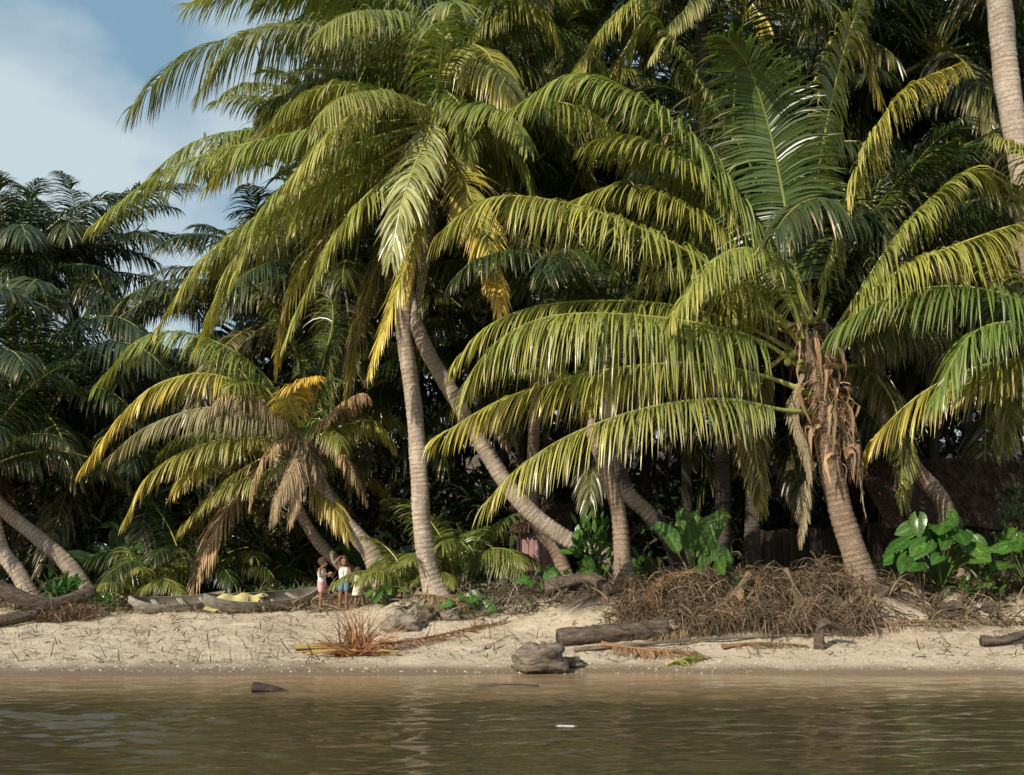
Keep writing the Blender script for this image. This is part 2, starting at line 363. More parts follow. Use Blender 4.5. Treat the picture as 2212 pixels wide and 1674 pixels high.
def fibres(root, c, n, L, seed, axis=(0, 0, -1.), spread=.25, down=1.3, col0=(.26, .18, .12)):
    r = np.random.default_rng(seed); a = r.uniform(0, 6.28, n); q = r.random(n)
    st_ = c+np.stack([np.cos(a)*spread, np.sin(a)*spread, np.zeros(n)], 1)+np.outer(q*down-.1, axis)
    dr = np.stack([np.cos(a), np.sin(a), r.uniform(-.6, .6, n)], 1)*.5+r.normal(0, .35, (n, 3))
    V, Fq, C = strips(n, st_, dr, L*r.uniform(.3, 1.2, n), r.uniform(.006, .022, n), np.outer(r.uniform(.4, 1.7, n), col0), seed, 5, 2.4)
    mk('crown_fibre', V, Fq, M['dry'], root, C, org=root.location)
rD, cD = palm('big coconut palm on the right bank with huge arching fronds and shaggy trunk', 22.3, 1866,
              [(1852, 1215), (1822, 1120), (1796, 1010, -.05), (1775, 900, -.1), (1757, 800, -.2), (1745, 715, -.3)], .235, .2, flare=.1, mat=M['barkb'])
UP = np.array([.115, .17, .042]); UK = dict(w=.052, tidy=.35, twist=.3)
DF = [
 ([(1760, 890, -.3), (1690, 885, -.6), (1560, 862, -1.1), (1400, 880, -1.6), (1240, 935, -1.9), (1120, 1010, -2.1), (1050, 1085, -2.2)], dict(L=1.2, droop=1.7, yel=.7, dead=.15, dry=.5)),
 ([(1750, 850, -.3), (1650, 812, -.4), (1500, 785, -.7), (1300, 800, -1.), (1090, 860, -1.2), (935, 950, -1.3)], dict(L=1.2, droop=1.6, yel=.7)),
 ([(1740, 800, -.3), (1640, 735, -.6), (1500, 697, -1.1), (1330, 678, -1.6), (1180, 685, -1.9), (1070, 740, -2.1), (1000, 830, -2.1)], dict(L=1.6, droop=2.1, yel=.3, n=100, green=np.array([.16, .22, .055]))),
 ([(1735, 770, 0), (1600, 700, .1), (1420, 655, 0), (1200, 655, -.2), (1060, 700, -.3), (975, 790, -.4)], dict(L=1.2, droop=1.5, yel=.4)),
 ([(1735, 750, -.3), (1640, 640, -.6), (1500, 550, -1.), (1340, 475, -1.4), (1180, 430, -1.7), (1050, 430, -1.8), (945, 505, -1.8)], dict(L=1.35, droop=1.5, yel=.25, n=100)),
 ([(1735, 720, -.1), (1660, 560, 0), (1575, 420, -.2), (1470, 290, -.4), (1360, 200, -.5), (1230, 165, -.6), (1105, 235, -.6)], dict(L=1.5, droop=1.15, yel=.3, n=100, tidy=.5, w=.044)),
 ([(1735, 710, .2), (1650, 560, .3), (1555, 430, .2), (1450, 335, 0), (1360, 295, -.1), (1270, 310, -.1)], dict(L=1.3, droop=1.1, yel=.2, tidy=.5, w=.044)),
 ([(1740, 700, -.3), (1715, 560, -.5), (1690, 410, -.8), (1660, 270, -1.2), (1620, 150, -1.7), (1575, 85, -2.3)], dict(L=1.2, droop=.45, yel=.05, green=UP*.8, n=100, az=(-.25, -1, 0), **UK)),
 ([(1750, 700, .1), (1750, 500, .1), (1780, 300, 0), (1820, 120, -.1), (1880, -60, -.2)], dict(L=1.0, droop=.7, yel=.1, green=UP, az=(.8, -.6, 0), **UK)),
 ([(1765, 700, -.2), (1790, 570, -.5), (1830, 430, -.8), (1885, 290, -1.1), (1960, 190, -1.3), (2075, 135, -1.4)], dict(L=.85, droop=1.5, yel=.5)),
 ([(1795, 730, -.3), (1850, 640, -.6), (1930, 520, -.9), (2020, 420, -1.1), (2100, 372, -1.2), (2190, 400, -1.2)], dict(L=1.0, droop=1.0, yel=.2, tidy=.6, w=.042)),
 ([(1800, 750, -.4), (1860, 650, -.8), (1960, 575, -1.3), (2090, 520, -1.7), (2230, 480, -2.), (2380, 500, -2.2)], dict(L=1.2, droop=1.5, yel=.25, n=95)),
 ([(1735, 730, -.5), (1700, 620, -.9), (1630, 540, -1.3), (1545, 560, -1.7), (1450, 680, -2.1)], dict(L=1.0, droop=1.2, yel=.4)),
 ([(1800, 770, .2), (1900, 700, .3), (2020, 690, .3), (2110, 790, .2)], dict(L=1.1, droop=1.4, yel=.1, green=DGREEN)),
 ([(1730, 730, .4), (1640, 670, .5), (1540, 620, .5), (1470, 660, .5), (1410, 760, .4)], dict(L=1.1, droop=1.4, yel=.2)),
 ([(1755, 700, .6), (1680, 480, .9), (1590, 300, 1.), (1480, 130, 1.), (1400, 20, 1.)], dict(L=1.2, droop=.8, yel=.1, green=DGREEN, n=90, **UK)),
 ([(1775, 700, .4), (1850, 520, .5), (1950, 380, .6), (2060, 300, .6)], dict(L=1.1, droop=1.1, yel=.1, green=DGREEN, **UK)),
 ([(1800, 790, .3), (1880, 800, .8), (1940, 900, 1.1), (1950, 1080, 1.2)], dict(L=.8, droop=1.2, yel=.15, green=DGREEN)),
 ([(1700, 760, .2), (1640, 830, .6), (1630, 950, .8), (1650, 1090, .9)], dict(L=.8, droop=1.2, yel=.3, green=DGREEN)),
 ([(1745, 700, .3), (1620, 560, .3), (1470, 440, .2), (1340, 400, .1), (1220, 440, .1)], dict(L=1.2, droop=1.2, yel=.15, tidy=.6)),
 ([(1780, 850, -.3), (1820, 920, -.4), (1850, 1000, -.42), (1868, 1110, -.38)], dict(L=.3, droop=1.8, dead=.95, n=50, w=.022)),
 ([(1735, 810, -.3), (1712, 880, -.45), (1735, 960, -.5), (1750, 1040, -.5)], dict(L=.28, droop=1.8, dead=.95, n=45, w=.022)),
 ([(1760, 1000, .3), (1740, 1050, .2), (1735, 1110, .1), (1730, 1170, .1)], dict(L=.4, droop=1.8, dead=.95, n=45, w=.024)),
]
for pts, kw in DF: add_frond(rD, 22.3, pts, **kw)
sheaths(rD, cD+np.array([.03, 0, 0]), 90, 1.25, 5, hang=.75, axis=(.2, 0, -1.), wd=.045, spread=.3, down=2.2)
fibres(rD, cD, 800, .45, 4, (.22, 0, -1.), .22, 2.9)
crown_fill(rD, cD+np.array([0, .6, 0]), 6, 1.05, 77, kinds=(1, 2, 7, 3), azr=(20, 160), key='dark')
rA, cA = palm('slender curved coconut palm left of centre with pale trunk and drooping bright fronds', 25, 950,
              [(925, 1230), (910, 1130), (906, 1020), (897, 900), (880, 780), (870, 690), (885, 560), (912, 420), (938, 270)], .2, .145, flare=.16)
AF = [
 ([(940, 235, -.2), (925, 290, -.8), (895, 360, -1.4), (865, 450, -1.8), (845, 560, -1.9)], dict(L=.95, droop=1.1, yel=.12, az=(-.3, -1, 0), n=85, green=np.array([.36, .38, .17]), w=.042)),
 ([(930, 235, -.2), (850, 212, -.7), (770, 240, -1.1), (690, 310, -1.4), (610, 410, -1.5)], dict(L=1.2, droop=1.1, yel=.2, green=np.array([.32, .35, .13]))),
 ([(920, 260, 0), (800, 265, -.2), (650, 285, -.4), (480, 325, -.6), (330, 385, -.8), (205, 485, -.8)], dict(L=1.1, droop=1.4, yel=.45, n=100)),
 ([(920, 270, -.2), (800, 300, -.7), (660, 360, -1.1), (565, 460, -1.3), (505, 600, -1.4)], dict(L=1.05, droop=1.2, yel=.45)),
 ([(920, 290, 0), (770, 370, -.3), (600, 440, -.6), (440, 560, -.8), (340, 710, -.9)], dict(L=1.05, droop=1.4, yel=.4, n=95)),
 ([(925, 300, -.3), (850, 370, -.9), (765, 450, -1.3), (690, 570, -1.5), (615, 740, -1.5)], dict(L=.95, droop=1.2, yel=.35)),
 ([(935, 290, -.3), (912, 400, -.8), (890, 530, -1.1), (850, 650, -1.2), (800, 800, -1.2)], dict(L=.8, droop=1.2, yel=.85)),
 ([(955, 280, -.2), (1000, 380, -.6), (1035, 480, -.9), (1062, 570, -1.1), (1085, 670, -1.1)], dict(L=.85, droop=1., yel=.8, az=(.3, -1, 0))),
 ([(955, 260, 0), (1040, 250, -.2), (1120, 330, -.3), (1160, 460, -.4)], dict(L=1.1, droop=1.2, yel=.15)),
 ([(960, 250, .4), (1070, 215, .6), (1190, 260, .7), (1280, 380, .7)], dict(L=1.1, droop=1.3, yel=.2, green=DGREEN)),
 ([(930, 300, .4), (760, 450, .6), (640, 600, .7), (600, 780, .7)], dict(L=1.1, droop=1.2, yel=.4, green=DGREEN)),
 ([(925, 300, .5), (730, 420, .7), (540, 520, .8), (430, 740, .8)], dict(L=1.1, droop=1.4, yel=.45)),
 ([(930, 260, .5), (760, 230, .8), (600, 270, 1.), (470, 380, 1.)], dict(L=1.1, droop=1.3, yel=.3, green=DGREEN)),
 ([(940, 250, -.3), (960, 200, -.7), (1000, 240, -1.1), (1010, 340, -1.3)], dict(L=.8, droop=1.1, yel=.15)),
 ([(940, 300, 0), (932, 420, -.35), (918, 540, -.5), (902, 690, -.5)], dict(L=.4, droop=1.6, dead=.9, n=60, w=.024)),
 ([(935, 300, -.1), (915, 430, -.45), (890, 560, -.6), (880, 660, -.6)], dict(L=.4, droop=1.6, yel=1.2, dead=.3, n=60, w=.026)),
 ([(960, 300, .3), (1020, 420, .5), (1060, 560, .6), (1070, 720, .6)], dict(L=.9, droop=1.2, yel=.2, green=DGREEN)),
 ([(940, 310, .5), (860, 480, .8), (790, 640, .9), (750, 840, .9)], dict(L=1., droop=1.2, yel=.2, dead=.3, green=DGREEN)),
]
for pts, kw in AF: add_frond(rA, 25, pts, **kw)
crown_fill(rA, cA+np.array([0, .3, 0]), 12, .92, 78, kinds=(2, 7, 3, 4, 4))
rC, cC = palm('tall leaning coconut palm whose trunk slants up left behind the slender palm', 25.9, 1375,
              [(1335, 1215), (1260, 1185), (1180, 1135), (1110, 1065), (1050, 975), (985, 865), (915, 740), (880, 600, .4), (900, 440, .7), (950, 280, .7), (985, 130, .7)], .2, .14)
CF = [
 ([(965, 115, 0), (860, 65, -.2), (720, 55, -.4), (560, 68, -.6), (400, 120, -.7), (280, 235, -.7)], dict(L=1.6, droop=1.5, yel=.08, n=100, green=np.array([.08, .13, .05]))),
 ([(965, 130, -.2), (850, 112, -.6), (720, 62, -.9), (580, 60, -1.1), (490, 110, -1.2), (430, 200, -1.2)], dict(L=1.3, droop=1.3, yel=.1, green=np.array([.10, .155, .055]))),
 ([(970, 90, 0), (870, 5, -.2), (740, -40, -.3), (560, -30, -.4), (410, 10, -.4)], dict(L=1.3, droop=.8, yel=.2)),
 ([(975, 90, 0), (940, -20, 0), (890, -140, 0)], dict(L=1.1, droop=.6, yel=.05)),
 ([(1000, 110, -.2), (1060, 45, -.5), (1130, 5, -.8), (1180, 30, -.9), (1200, 80, -.9)], dict(L=1.1, droop=1.4, yel=.6)),
 ([(1000, 110, 0), (1100, 60, 0), (1230, 80, 0), (1340, 190, 0)], dict(L=1.2, droop=1.3, yel=.2, green=UP)),
 ([(985, 170, -.3), (1030, 145, -.8), (1090, 165, -1.2), (1120, 250, -1.3)], dict(L=.9, droop=1.3, yel=.1)),
 ([(960, 150, .2), (850, 170, .3), (700, 220, .4), (560, 290, .4), (450, 400, .4)], dict(L=1.2, droop=1.3, yel=.25)),
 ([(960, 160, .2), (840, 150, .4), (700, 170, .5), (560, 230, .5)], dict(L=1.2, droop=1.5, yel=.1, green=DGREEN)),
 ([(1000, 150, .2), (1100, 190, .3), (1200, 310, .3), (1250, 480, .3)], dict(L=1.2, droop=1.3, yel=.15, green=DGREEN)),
 ([(1000, 160, 0), (1060, 260, 0), (1100, 400, 0), (1110, 560, 0)], dict(L=1.1, droop=1.2, yel=.3)),
 ([(1000, 100, .2), (1050, -20, .3), (1120, -100, .3)], dict(L=1.2, droop=.8, yel=.1)),
 ([(975, 140, -.3), (940, 170, -.8), (900, 240, -1.), (890, 330, -1.1)], dict(L=.9, droop=1.3, yel=.1, green=DGREEN)),
]
for pts, kw in CF: add_frond(rC, 26.6, pts, **kw)
sheaths(rC, cC, 30, 1.1, 8); fibres(rC, cC, 250, .6, 5)
crown_fill(rC, cC+np.array([0, .4, 0]), 12, 1.05, 79, kinds=(1, 2, 7, 3, 4, 4))
def ball(name, c, r, mat, parent, org=None, sz=(1, 1, 1.15), ns=12):
    an = np.linspace(-math.pi/2, math.pi/2, 9)
    V, Fc = tube(np.array([[0, 0, z] for z in np.linspace(-1, 1, 9)]), np.ones(9), ns)
    V[:, 2] = np.repeat(np.sin(an), ns); rr_ = np.repeat(np.maximum(.02, np.cos(an)), ns)
    th = np.tile(np.linspace(0, 2*math.pi, ns, endpoint=False), 9)
    V[:, 0] = rr_*np.cos(th); V[:, 1] = rr_*np.sin(th)
    return mk(name, V*r*np.array(sz)+c, Fc, mat, parent, smooth=True, org=org)
for (x, y, r) in [(920, 128, .1), (938, 138, .1), (952, 122, .095), (930, 114, .09), (962, 140, .09)]:
    ball('coconut', P(x, y, 25.9), r, M['coconut'], rC, rC.location)
for (x, y) in [(1712, 765), (1730, 785), (1702, 782)]:
    ball('coconut', P(x, y, 21.8), .08, M['coconut'], rD, rD.location)
rJ, cJ = palm('low leaning coconut palm behind the children with yellowing and grey dead fronds', 28, 838,
              [(805, 1205), (765, 1152), (718, 1098), (690, 1040), (664, 985, -.1), (648, 940, -.2)], .23, .18)
JF = [
 ([(650, 945, -.3), (560, 850, -.8), (450, 808, -1.2), (340, 830, -1.4), (260, 900, -1.5), (178, 1010, -1.5)], dict(L=.9, droop=1.4, yel=.65, n=90, dry=.4)),
 ([(650, 930, -.1), (560, 800, -.3), (430, 725, -.5), (310, 730, -.6), (210, 830, -.6)], dict(L=1.1, droop=1.2, yel=.3)),
 ([(650, 960, -.3), (530, 940, -.8), (400, 975, -1.2), (320, 1030, -1.3), (270, 1120, -1.3)], dict(L=.9, droop=1.3, yel=.65, dead=.15)),
 ([(650, 950, -.4), (560, 900, -1.), (450, 880, -1.4), (320, 920, -1.6), (230, 990, -1.6)], dict(L=.8, droop=2., yel=.5, dead=.75, w=.026)),
 ([(645, 940, -.4), (560, 860, -1.1), (490, 850, -1.5), (445, 890, -1.7)], dict(L=.7, droop=2., dead=.95, n=60, w=.026)),
 ([(650, 920, -.5), (625, 860, -1.2), (650, 825, -1.8), (690, 812, -2.2)], dict(L=.6, droop=.9, yel=.9)),
 ([(650, 960, -.4), (630, 1010, -.9), (600, 1070, -1.), (590, 1120, -1.)], dict(L=.6, droop=2., dead=.95, n=60, w=.024)),
 ([(655, 960, -.4), (650, 1010, -.8), (640, 1060, -.9), (625, 1130, -.9)], dict(L=.45, droop=2., dead=.95, n=50, w=.024)),
 ([(645, 950, -.4), (590, 960, -.9), (555, 1020, -1.), (540, 1090, -1.)], dict(L=.5, droop=2., dead=.9, n=50, w=.024)),
 ([(675, 940, -.3), (730, 880, -.8), (780, 850, -1.), (800, 860, -1.1)], dict(L=.5, droop=1.8, dead=.95, n=50, w=.024)),
 ([(650, 980, -.2), (570, 1020, -.5), (470, 1060, -.7), (390, 1140, -.7)], dict(L=.7, droop=1.2, yel=.6, dead=.3)),
 ([(670, 960, -.2), (720, 960, -.5), (760, 1010, -.7), (790, 1080, -.7)], dict(L=.5, droop=1.5, dead=.8, n=50, w=.024)),
 ([(660, 940, .1), (650, 800, .2), (600, 680, .2), (540, 610, .2)], dict(L=1.1, droop=.7, yel=.1, green=DGREEN)),
 ([(670, 940, .2), (740, 820, .4), (800, 740, .4), (860, 740, .4)], dict(L=.9, droop=1., yel=.1, green=DGREEN)),
 ([(665, 940, .2), (700, 780, .4), (720, 680, .4), (700, 590, .4)], dict(L=1.1, droop=.7, yel=.1, green=DGREEN)),
 ([(670, 950, 0), (740, 920, -.1), (810, 910, -.2), (850, 960, -.2)], dict(L=.7, droop=1.3, yel=.5)),
]
for pts, kw in JF: add_frond(rJ, 28, pts, **kw)
sheaths(rJ, cJ, 60, 1.1, 11, hang=.9, col0=(.30, .23, .17), axis=(.3, 0, -1.), spread=.28); fibres(rJ, cJ, 500, .8, 6, (.3, 0, -1.), .2, 1., (.32, .25, .19))
def side_palm(label, Y, bpx, tr, r0, r1, nf, s, seed, kinds=(0, 1, 2, 3, 4, 5, 6, 7), group=None, key='lit', **kw):
    r, c = palm(label, Y, bpx, tr, r0, r1, group=group, **kw); crown_fill(r, c, nf, s, seed, kinds, key=key); return r
side_palm('leaning palm crossing low behind the children, its crown mixed with dead leaves', 29.5, 825, [(745, 1228), (690, 1175), (650, 1110), (615, 1030), (590, 980)], .17, .13, 14, .8, 1)
side_palm('short grey-brown palm trunk standing upright under the big arching frond', 22.9, 1350, [(1345, 1200), (1335, 1100), (1310, 1020), (1285, 950), (1275, 900)], .16, .13, 5, .42, 2, kinds=(0, 1), mat=M['barkb'])
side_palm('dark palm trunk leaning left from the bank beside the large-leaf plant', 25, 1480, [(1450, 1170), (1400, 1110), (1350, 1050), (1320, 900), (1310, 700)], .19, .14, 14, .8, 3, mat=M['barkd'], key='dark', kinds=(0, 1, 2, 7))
side_palm('thin palm trunk leaning left in front of the pink hut', 27.5, 1235, [(1205, 1195), (1170, 1150), (1150, 1090), (1155, 900), (1180, 620)], .16, .12, 16, .85, 4, mat=M['barkb'], key='dark', kinds=(0, 1, 2, 3, 7))
side_palm('curved brown palm trunk leaning left in front of the thatched hut', 23.8, 2075, [(2040, 1095), (1965, 1000), (1910, 890), (1882, 780), (1890, 600)], .19, .15, 14, .95, 5, mat=M['barkb'], key='dark', kinds=(0, 1, 2, 7))
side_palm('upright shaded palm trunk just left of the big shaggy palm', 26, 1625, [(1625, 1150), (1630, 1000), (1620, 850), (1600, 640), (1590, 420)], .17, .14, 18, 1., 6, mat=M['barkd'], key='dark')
rE = side_palm('very tall palm with pale ringed trunk at the top right edge', 21.5, 2330, [(2290, 900), (2240, 600), (2205, 350), (2180, 200), (2160, 20), (2130, -180)], .27, .23, 12, .9, 7, kinds=(0, 1, 2), key='dark')
rF, cF = palm('palm beyond the right edge with one drooping frond reaching in', 21, 2450, [(2440, 1000), (2400, 850), (2370, 780)], .2, .16)
add_frond(rF, 21, [(2360, 780, 0), (2280, 720, -.3), (2180, 695, -.5), (2090, 730, -.7), (2020, 860, -.8)], L=1.1, droop=1.3, yel=.1)
add_frond(rF, 21, [(2360, 760, 0), (2300, 500, -.3), (2230, 350, -.5), (2150, 290, -.7)], L=1.1, droop=1.3, yel=.1)
crown_fill(rF, cF, 10, .95, 9, kinds=(0, 1, 2, 3, 4))
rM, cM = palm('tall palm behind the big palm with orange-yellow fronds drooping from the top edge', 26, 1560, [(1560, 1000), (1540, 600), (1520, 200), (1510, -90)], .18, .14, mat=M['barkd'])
for pts, kw in [([(1500, -80, 0), (1400, -20, -.5), (1310, 50, -.8), (1220, 190, -1.)], dict(L=1.1, droop=1.2, yel=.5)),
                ([(1520, -80, -.2), (1500, 0, -.8), (1450, 50, -1.1), (1410, 120, -1.2)], dict(L=.7, droop=1.6, yel=1., dead=.4)),
                ([(1530, -80, -.2), (1600, -20, -.8), (1650, 50, -1.1), (1640, 90, -1.2)], dict(L=.7, droop=1.6, yel=1.)),
                ([(1540, -80, 0), (1680, -30, -.3), (1830, 40, -.4), (1900, 200, -.4)], dict(L=1.1, droop=1.4, yel=.15, green=DGREEN)),
                ([(1500, -70, .2), (1380, 60, .3), (1300, 220, .3), (1280, 400, .3)], dict(L=1.1, droop=1.2, yel=.3, green=UP)),
                ([(1530, -70, 0), (1560, 60, 0), (1560, 220, 0), (1540, 380, 0)], dict(L=1.1, droop=1.2, yel=.15, green=DGREEN))]:
    add_frond(rM, 26, pts, **kw)
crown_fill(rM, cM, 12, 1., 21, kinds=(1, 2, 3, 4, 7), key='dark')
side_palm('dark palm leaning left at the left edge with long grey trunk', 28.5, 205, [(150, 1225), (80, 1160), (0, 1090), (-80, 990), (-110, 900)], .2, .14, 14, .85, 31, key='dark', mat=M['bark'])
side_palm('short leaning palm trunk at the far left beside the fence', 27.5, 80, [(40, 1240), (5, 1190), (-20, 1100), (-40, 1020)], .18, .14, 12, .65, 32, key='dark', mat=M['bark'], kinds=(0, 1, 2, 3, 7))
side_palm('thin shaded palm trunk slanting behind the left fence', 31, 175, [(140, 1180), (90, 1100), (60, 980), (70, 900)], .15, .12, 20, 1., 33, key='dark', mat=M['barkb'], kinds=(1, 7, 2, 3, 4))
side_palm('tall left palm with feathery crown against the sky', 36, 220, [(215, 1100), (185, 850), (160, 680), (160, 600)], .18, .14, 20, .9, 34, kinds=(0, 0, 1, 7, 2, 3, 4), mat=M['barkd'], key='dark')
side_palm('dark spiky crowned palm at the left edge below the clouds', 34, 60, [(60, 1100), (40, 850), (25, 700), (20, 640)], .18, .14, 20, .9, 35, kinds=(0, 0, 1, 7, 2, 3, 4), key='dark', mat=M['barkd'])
LB = 'shaded coconut palm crowded into the dense grove behind the beach'
for i, (px, py, Y, s) in enumerate([(320, 890, 38, .95), (430, 840, 36, .9), (220, 950, 33, 1.), (60, 830, 33, 1.1), (600, 700, 34, .95), (720, 350, 32, 1.), (760, 640, 32, 1.), (1120, 330, 32, 1.05), (1230, 560, 30, 1.), (1400, 400, 31, 1.1), (1680, 250, 32, 1.1),
         (1880, 350, 30, 1.1), (2020, 120, 29, 1.15), (2130, 500, 29, 1.), (2000, 700, 28.5, .9), (1060, 820, 31, .85), (830, 880, 33, .9), (1480, 720, 29, .9), (1280, 80, 33, 1.1), (1780, 20, 33, 1.15), (2240, 120, 31, 1.1), (820, 60, 32, 1.), (480, 960, 33, .8), (350, 1020, 32, .75), (950, 520, 33, 1.), (1150, -20, 31, 1.), (1700, 900, 30, .9), (1850, 560, 31, 1.), (2150, 800, 31, .9), (1560, 480, 32, 1.), (1320, 880, 31, .85), (130, 1020, 34, .85)]):
    lean = random.Random(i).uniform(-90, 90)
    kk = (1, 7, 2, 3, 4, 5, 4, 3) if px < 500 else (0, 1, 7, 2, 3, 4, 5, 4, 3)
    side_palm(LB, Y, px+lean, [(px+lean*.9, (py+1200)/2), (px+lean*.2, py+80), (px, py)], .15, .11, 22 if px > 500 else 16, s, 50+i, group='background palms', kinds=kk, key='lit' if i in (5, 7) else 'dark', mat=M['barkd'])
def young(label, px, Y, n, s, seed, key='lit'):
    b = G(px, Y); r = empty('young_palm', b, label, 'palm'); crown_fill(r, b+np.array([0, 0, .1]), n, s, seed, kinds=(0, 1, 7, 2, 7, 2), key=key)
young('young palm with green fronds springing up right of the slender trunk', 985, 27.5, 11, .6, 1)
young('young palm low behind the slender trunk base', 880, 26, 8, .42, 2)
young('young palm fanning out of the shade behind the canoes', 400, 29.5, 12, .62, 3, 'dark')
young('small young palm beside the left bow of the canoes', 300, 27.5, 8, .36, 4)
young('young palm in the shade behind the yellow cloth', 520, 30.5, 10, .6, 5)
# forest mass & undergrowth
n = 34000; r = np.random.default_rng(5)
X = r.uniform(-34, 34, n); Yy = r.uniform(36, 44, n); top = np.interp(X, [-34, -14, -10, -6, 34], [9, 9, 9.5, 22, 24]); Zz = .5+(top-1)*r.random(n)
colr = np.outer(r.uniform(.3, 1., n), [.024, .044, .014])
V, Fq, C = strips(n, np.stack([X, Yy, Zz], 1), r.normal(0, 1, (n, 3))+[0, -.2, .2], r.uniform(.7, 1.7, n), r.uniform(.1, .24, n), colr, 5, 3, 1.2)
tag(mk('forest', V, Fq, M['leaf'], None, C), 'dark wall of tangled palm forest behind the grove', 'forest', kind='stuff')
n = 24000; X = r.uniform(-16, 16, n); Yy = r.uniform(29.5, 35, n); X = X*Yy/30
Zz = np.array([gz(x, y) for x, y in zip(X, Yy)])+r.random(n)**1.4*np.interp(np.sin(X*1.3)+np.sin(X*.5+2), [-2, 2], [1.8, 4.4])
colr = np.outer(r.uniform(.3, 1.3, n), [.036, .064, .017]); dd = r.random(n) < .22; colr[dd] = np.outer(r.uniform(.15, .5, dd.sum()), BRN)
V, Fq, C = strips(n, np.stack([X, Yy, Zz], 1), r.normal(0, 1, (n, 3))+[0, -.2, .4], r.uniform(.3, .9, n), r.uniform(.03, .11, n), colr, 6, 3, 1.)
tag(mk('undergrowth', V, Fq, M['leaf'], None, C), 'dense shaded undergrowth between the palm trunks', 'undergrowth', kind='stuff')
# ---------------------------------------------------------------- broad leaf plants
def heart(sz, d, nv, base, seed):
    d = nrm(np.array(d, float)); nv = np.array(nv, float); nv = nrm(nv-d*(nv@d)); s = np.cross(d, nv); r = np.random.default_rng(seed)
    us = np.linspace(-.38, 1, 19); V = []; C = []; Fq = []; g = np.array([.055, .125, .026])*r.uniform(.75, 1.3); bnd = r.uniform(.1, .35)
    for sd in (-1, 1):
        o = len(V)
        for u in us:
            hw = .47*max(0, 1-((u-.1)/.9)**1.8)**.9 if u > .1 else .47*math.sqrt(max(0, 1-((.1-u)/.49)**2.3))
            inn = 0 if u >= 0 else .11*(-u/.38)**.6; inn = min(inn, hw)
            for j in range(8):
                v = j/7; x = inn+(hw-inn)*v; rip = .03*math.sin((u*6-v*2.5)*6.28)*v
                V.append(base+sz*(d*u+s*sd*x+nv*(-bnd*max(0, u)**2-.38*x*x+.16*x+rip)))
                vein = (j == 0 and u >= 0) or ((u*6-v*2.5) % 1) < .16
                C.append(g*(2.2 if vein else 1))
        for i in range(18):
            for j in range(7):
                a = o+i*8+j; Fq.append([a, a+1, a+9, a+8] if sd > 0 else [a, a+8, a+9, a+1])
    return np.array(V), Fq, np.array(C)
def ear_plant(label, px, Y, n, size, h, seed, spread=.7, name='elephant_ear_plant'):
    b = G(px, Y); root = empty(name, b, label, 'plant'); r = np.random.default_rng(seed)
    for i in range(n):
        a = i*2.4+r.uniform(-.3, .3); hh = h*(1-.65*(i/n))*r.uniform(.8, 1.1); rad = spread*(.25+.75*(i/n)**.6)
        out = np.array([math.cos(a), math.sin(a), 0]); tipp = b+out*rad+np.array([0, -.1, hh])
        c, _ = cr([b+out*.03, b+out*rad*.45+np.array([0, 0, hh*.62]), tipp], 9)
        V, Fc = tube(c, np.linspace(.018, .009, 9), 6); mk('stalk', V, Fc, M['broad'], root, np.tile([.10, .16, .04], (len(V), 1)), smooth=True, org=root.location)
        V, Fc, C = heart(size*r.uniform(.6, 1.2), out*.8+np.array([r.normal(0, .35), -.15, -.6+r.uniform(-.4, .6)]), np.array([-.3+r.normal(0, .35), -.9, .65+r.normal(0, .4)])+out*.4, tipp, seed*50+i)
        mk('leaf', V, Fc, M['broad'], root, C, smooth=True, org=root.location)
ear_plant('large glossy elephant ear plant on the right bank below the thatched hut', 2035, 22.6, 34, .43, 1.3, 1, .95)
ear_plant('elephant ear plant cut by the right edge of the frame', 2225, 22.2, 16, .46, 1.2, 2, .7)
ear_plant('small elephant ear plant low beside the foot of the slender palm', 1010, 23.5, 6, .32, .4, 3, .45)
ear_plant('low broad-leaf plant on the bank left of the fallen trunk', 1175, 24, 9, .27, .5, 4, .5)
ear_plant('single-stem elephant ear seedling left of the upright short trunk', 1262, 23.6, 4, .3, .6, 5, .25)
ear_plant('broad-leaf seedlings left of the slender palm foot', 840, 25.6, 9, .26, .5, 6, .5)
ear_plant('round-leaf plant hanging over the bank under the large-leaf plant', 1545, 22.7, 6, .38, .6, 7, .35)
def paddle(L, wd, pts, seed, col):
    c, _ = cr(pts, 24); T = nrm(np.gradient(c, axis=0)); S = nrm(np.cross(T, [0.15, -.8, .5])); N = np.cross(S, T); V = []; C = []
    for i in range(24):
        u = i/23; hw = wd*math.sin(math.pi*min(1, u**.75))**.7 if 0 < u < 1 else .005
        for j in range(-4, 5):
            x = j/4; V.append(c[i]+S[i]*hw*x+N[i]*hw*(.35*abs(x)+.05*math.sin(i*1.6-abs(x)*2)*abs(x)))
            C.append(np.array(col)*(2.2 if j == 0 else (1.6 if (i*1+abs(j)) % 3 == 0 else 1)))
    Fq = [[i*9+j, i*9+j+1, i*9+j+10, i*9+j+9] for i in range(23) for j in range(8)]
    return np.array(V), Fq, np.array(C)
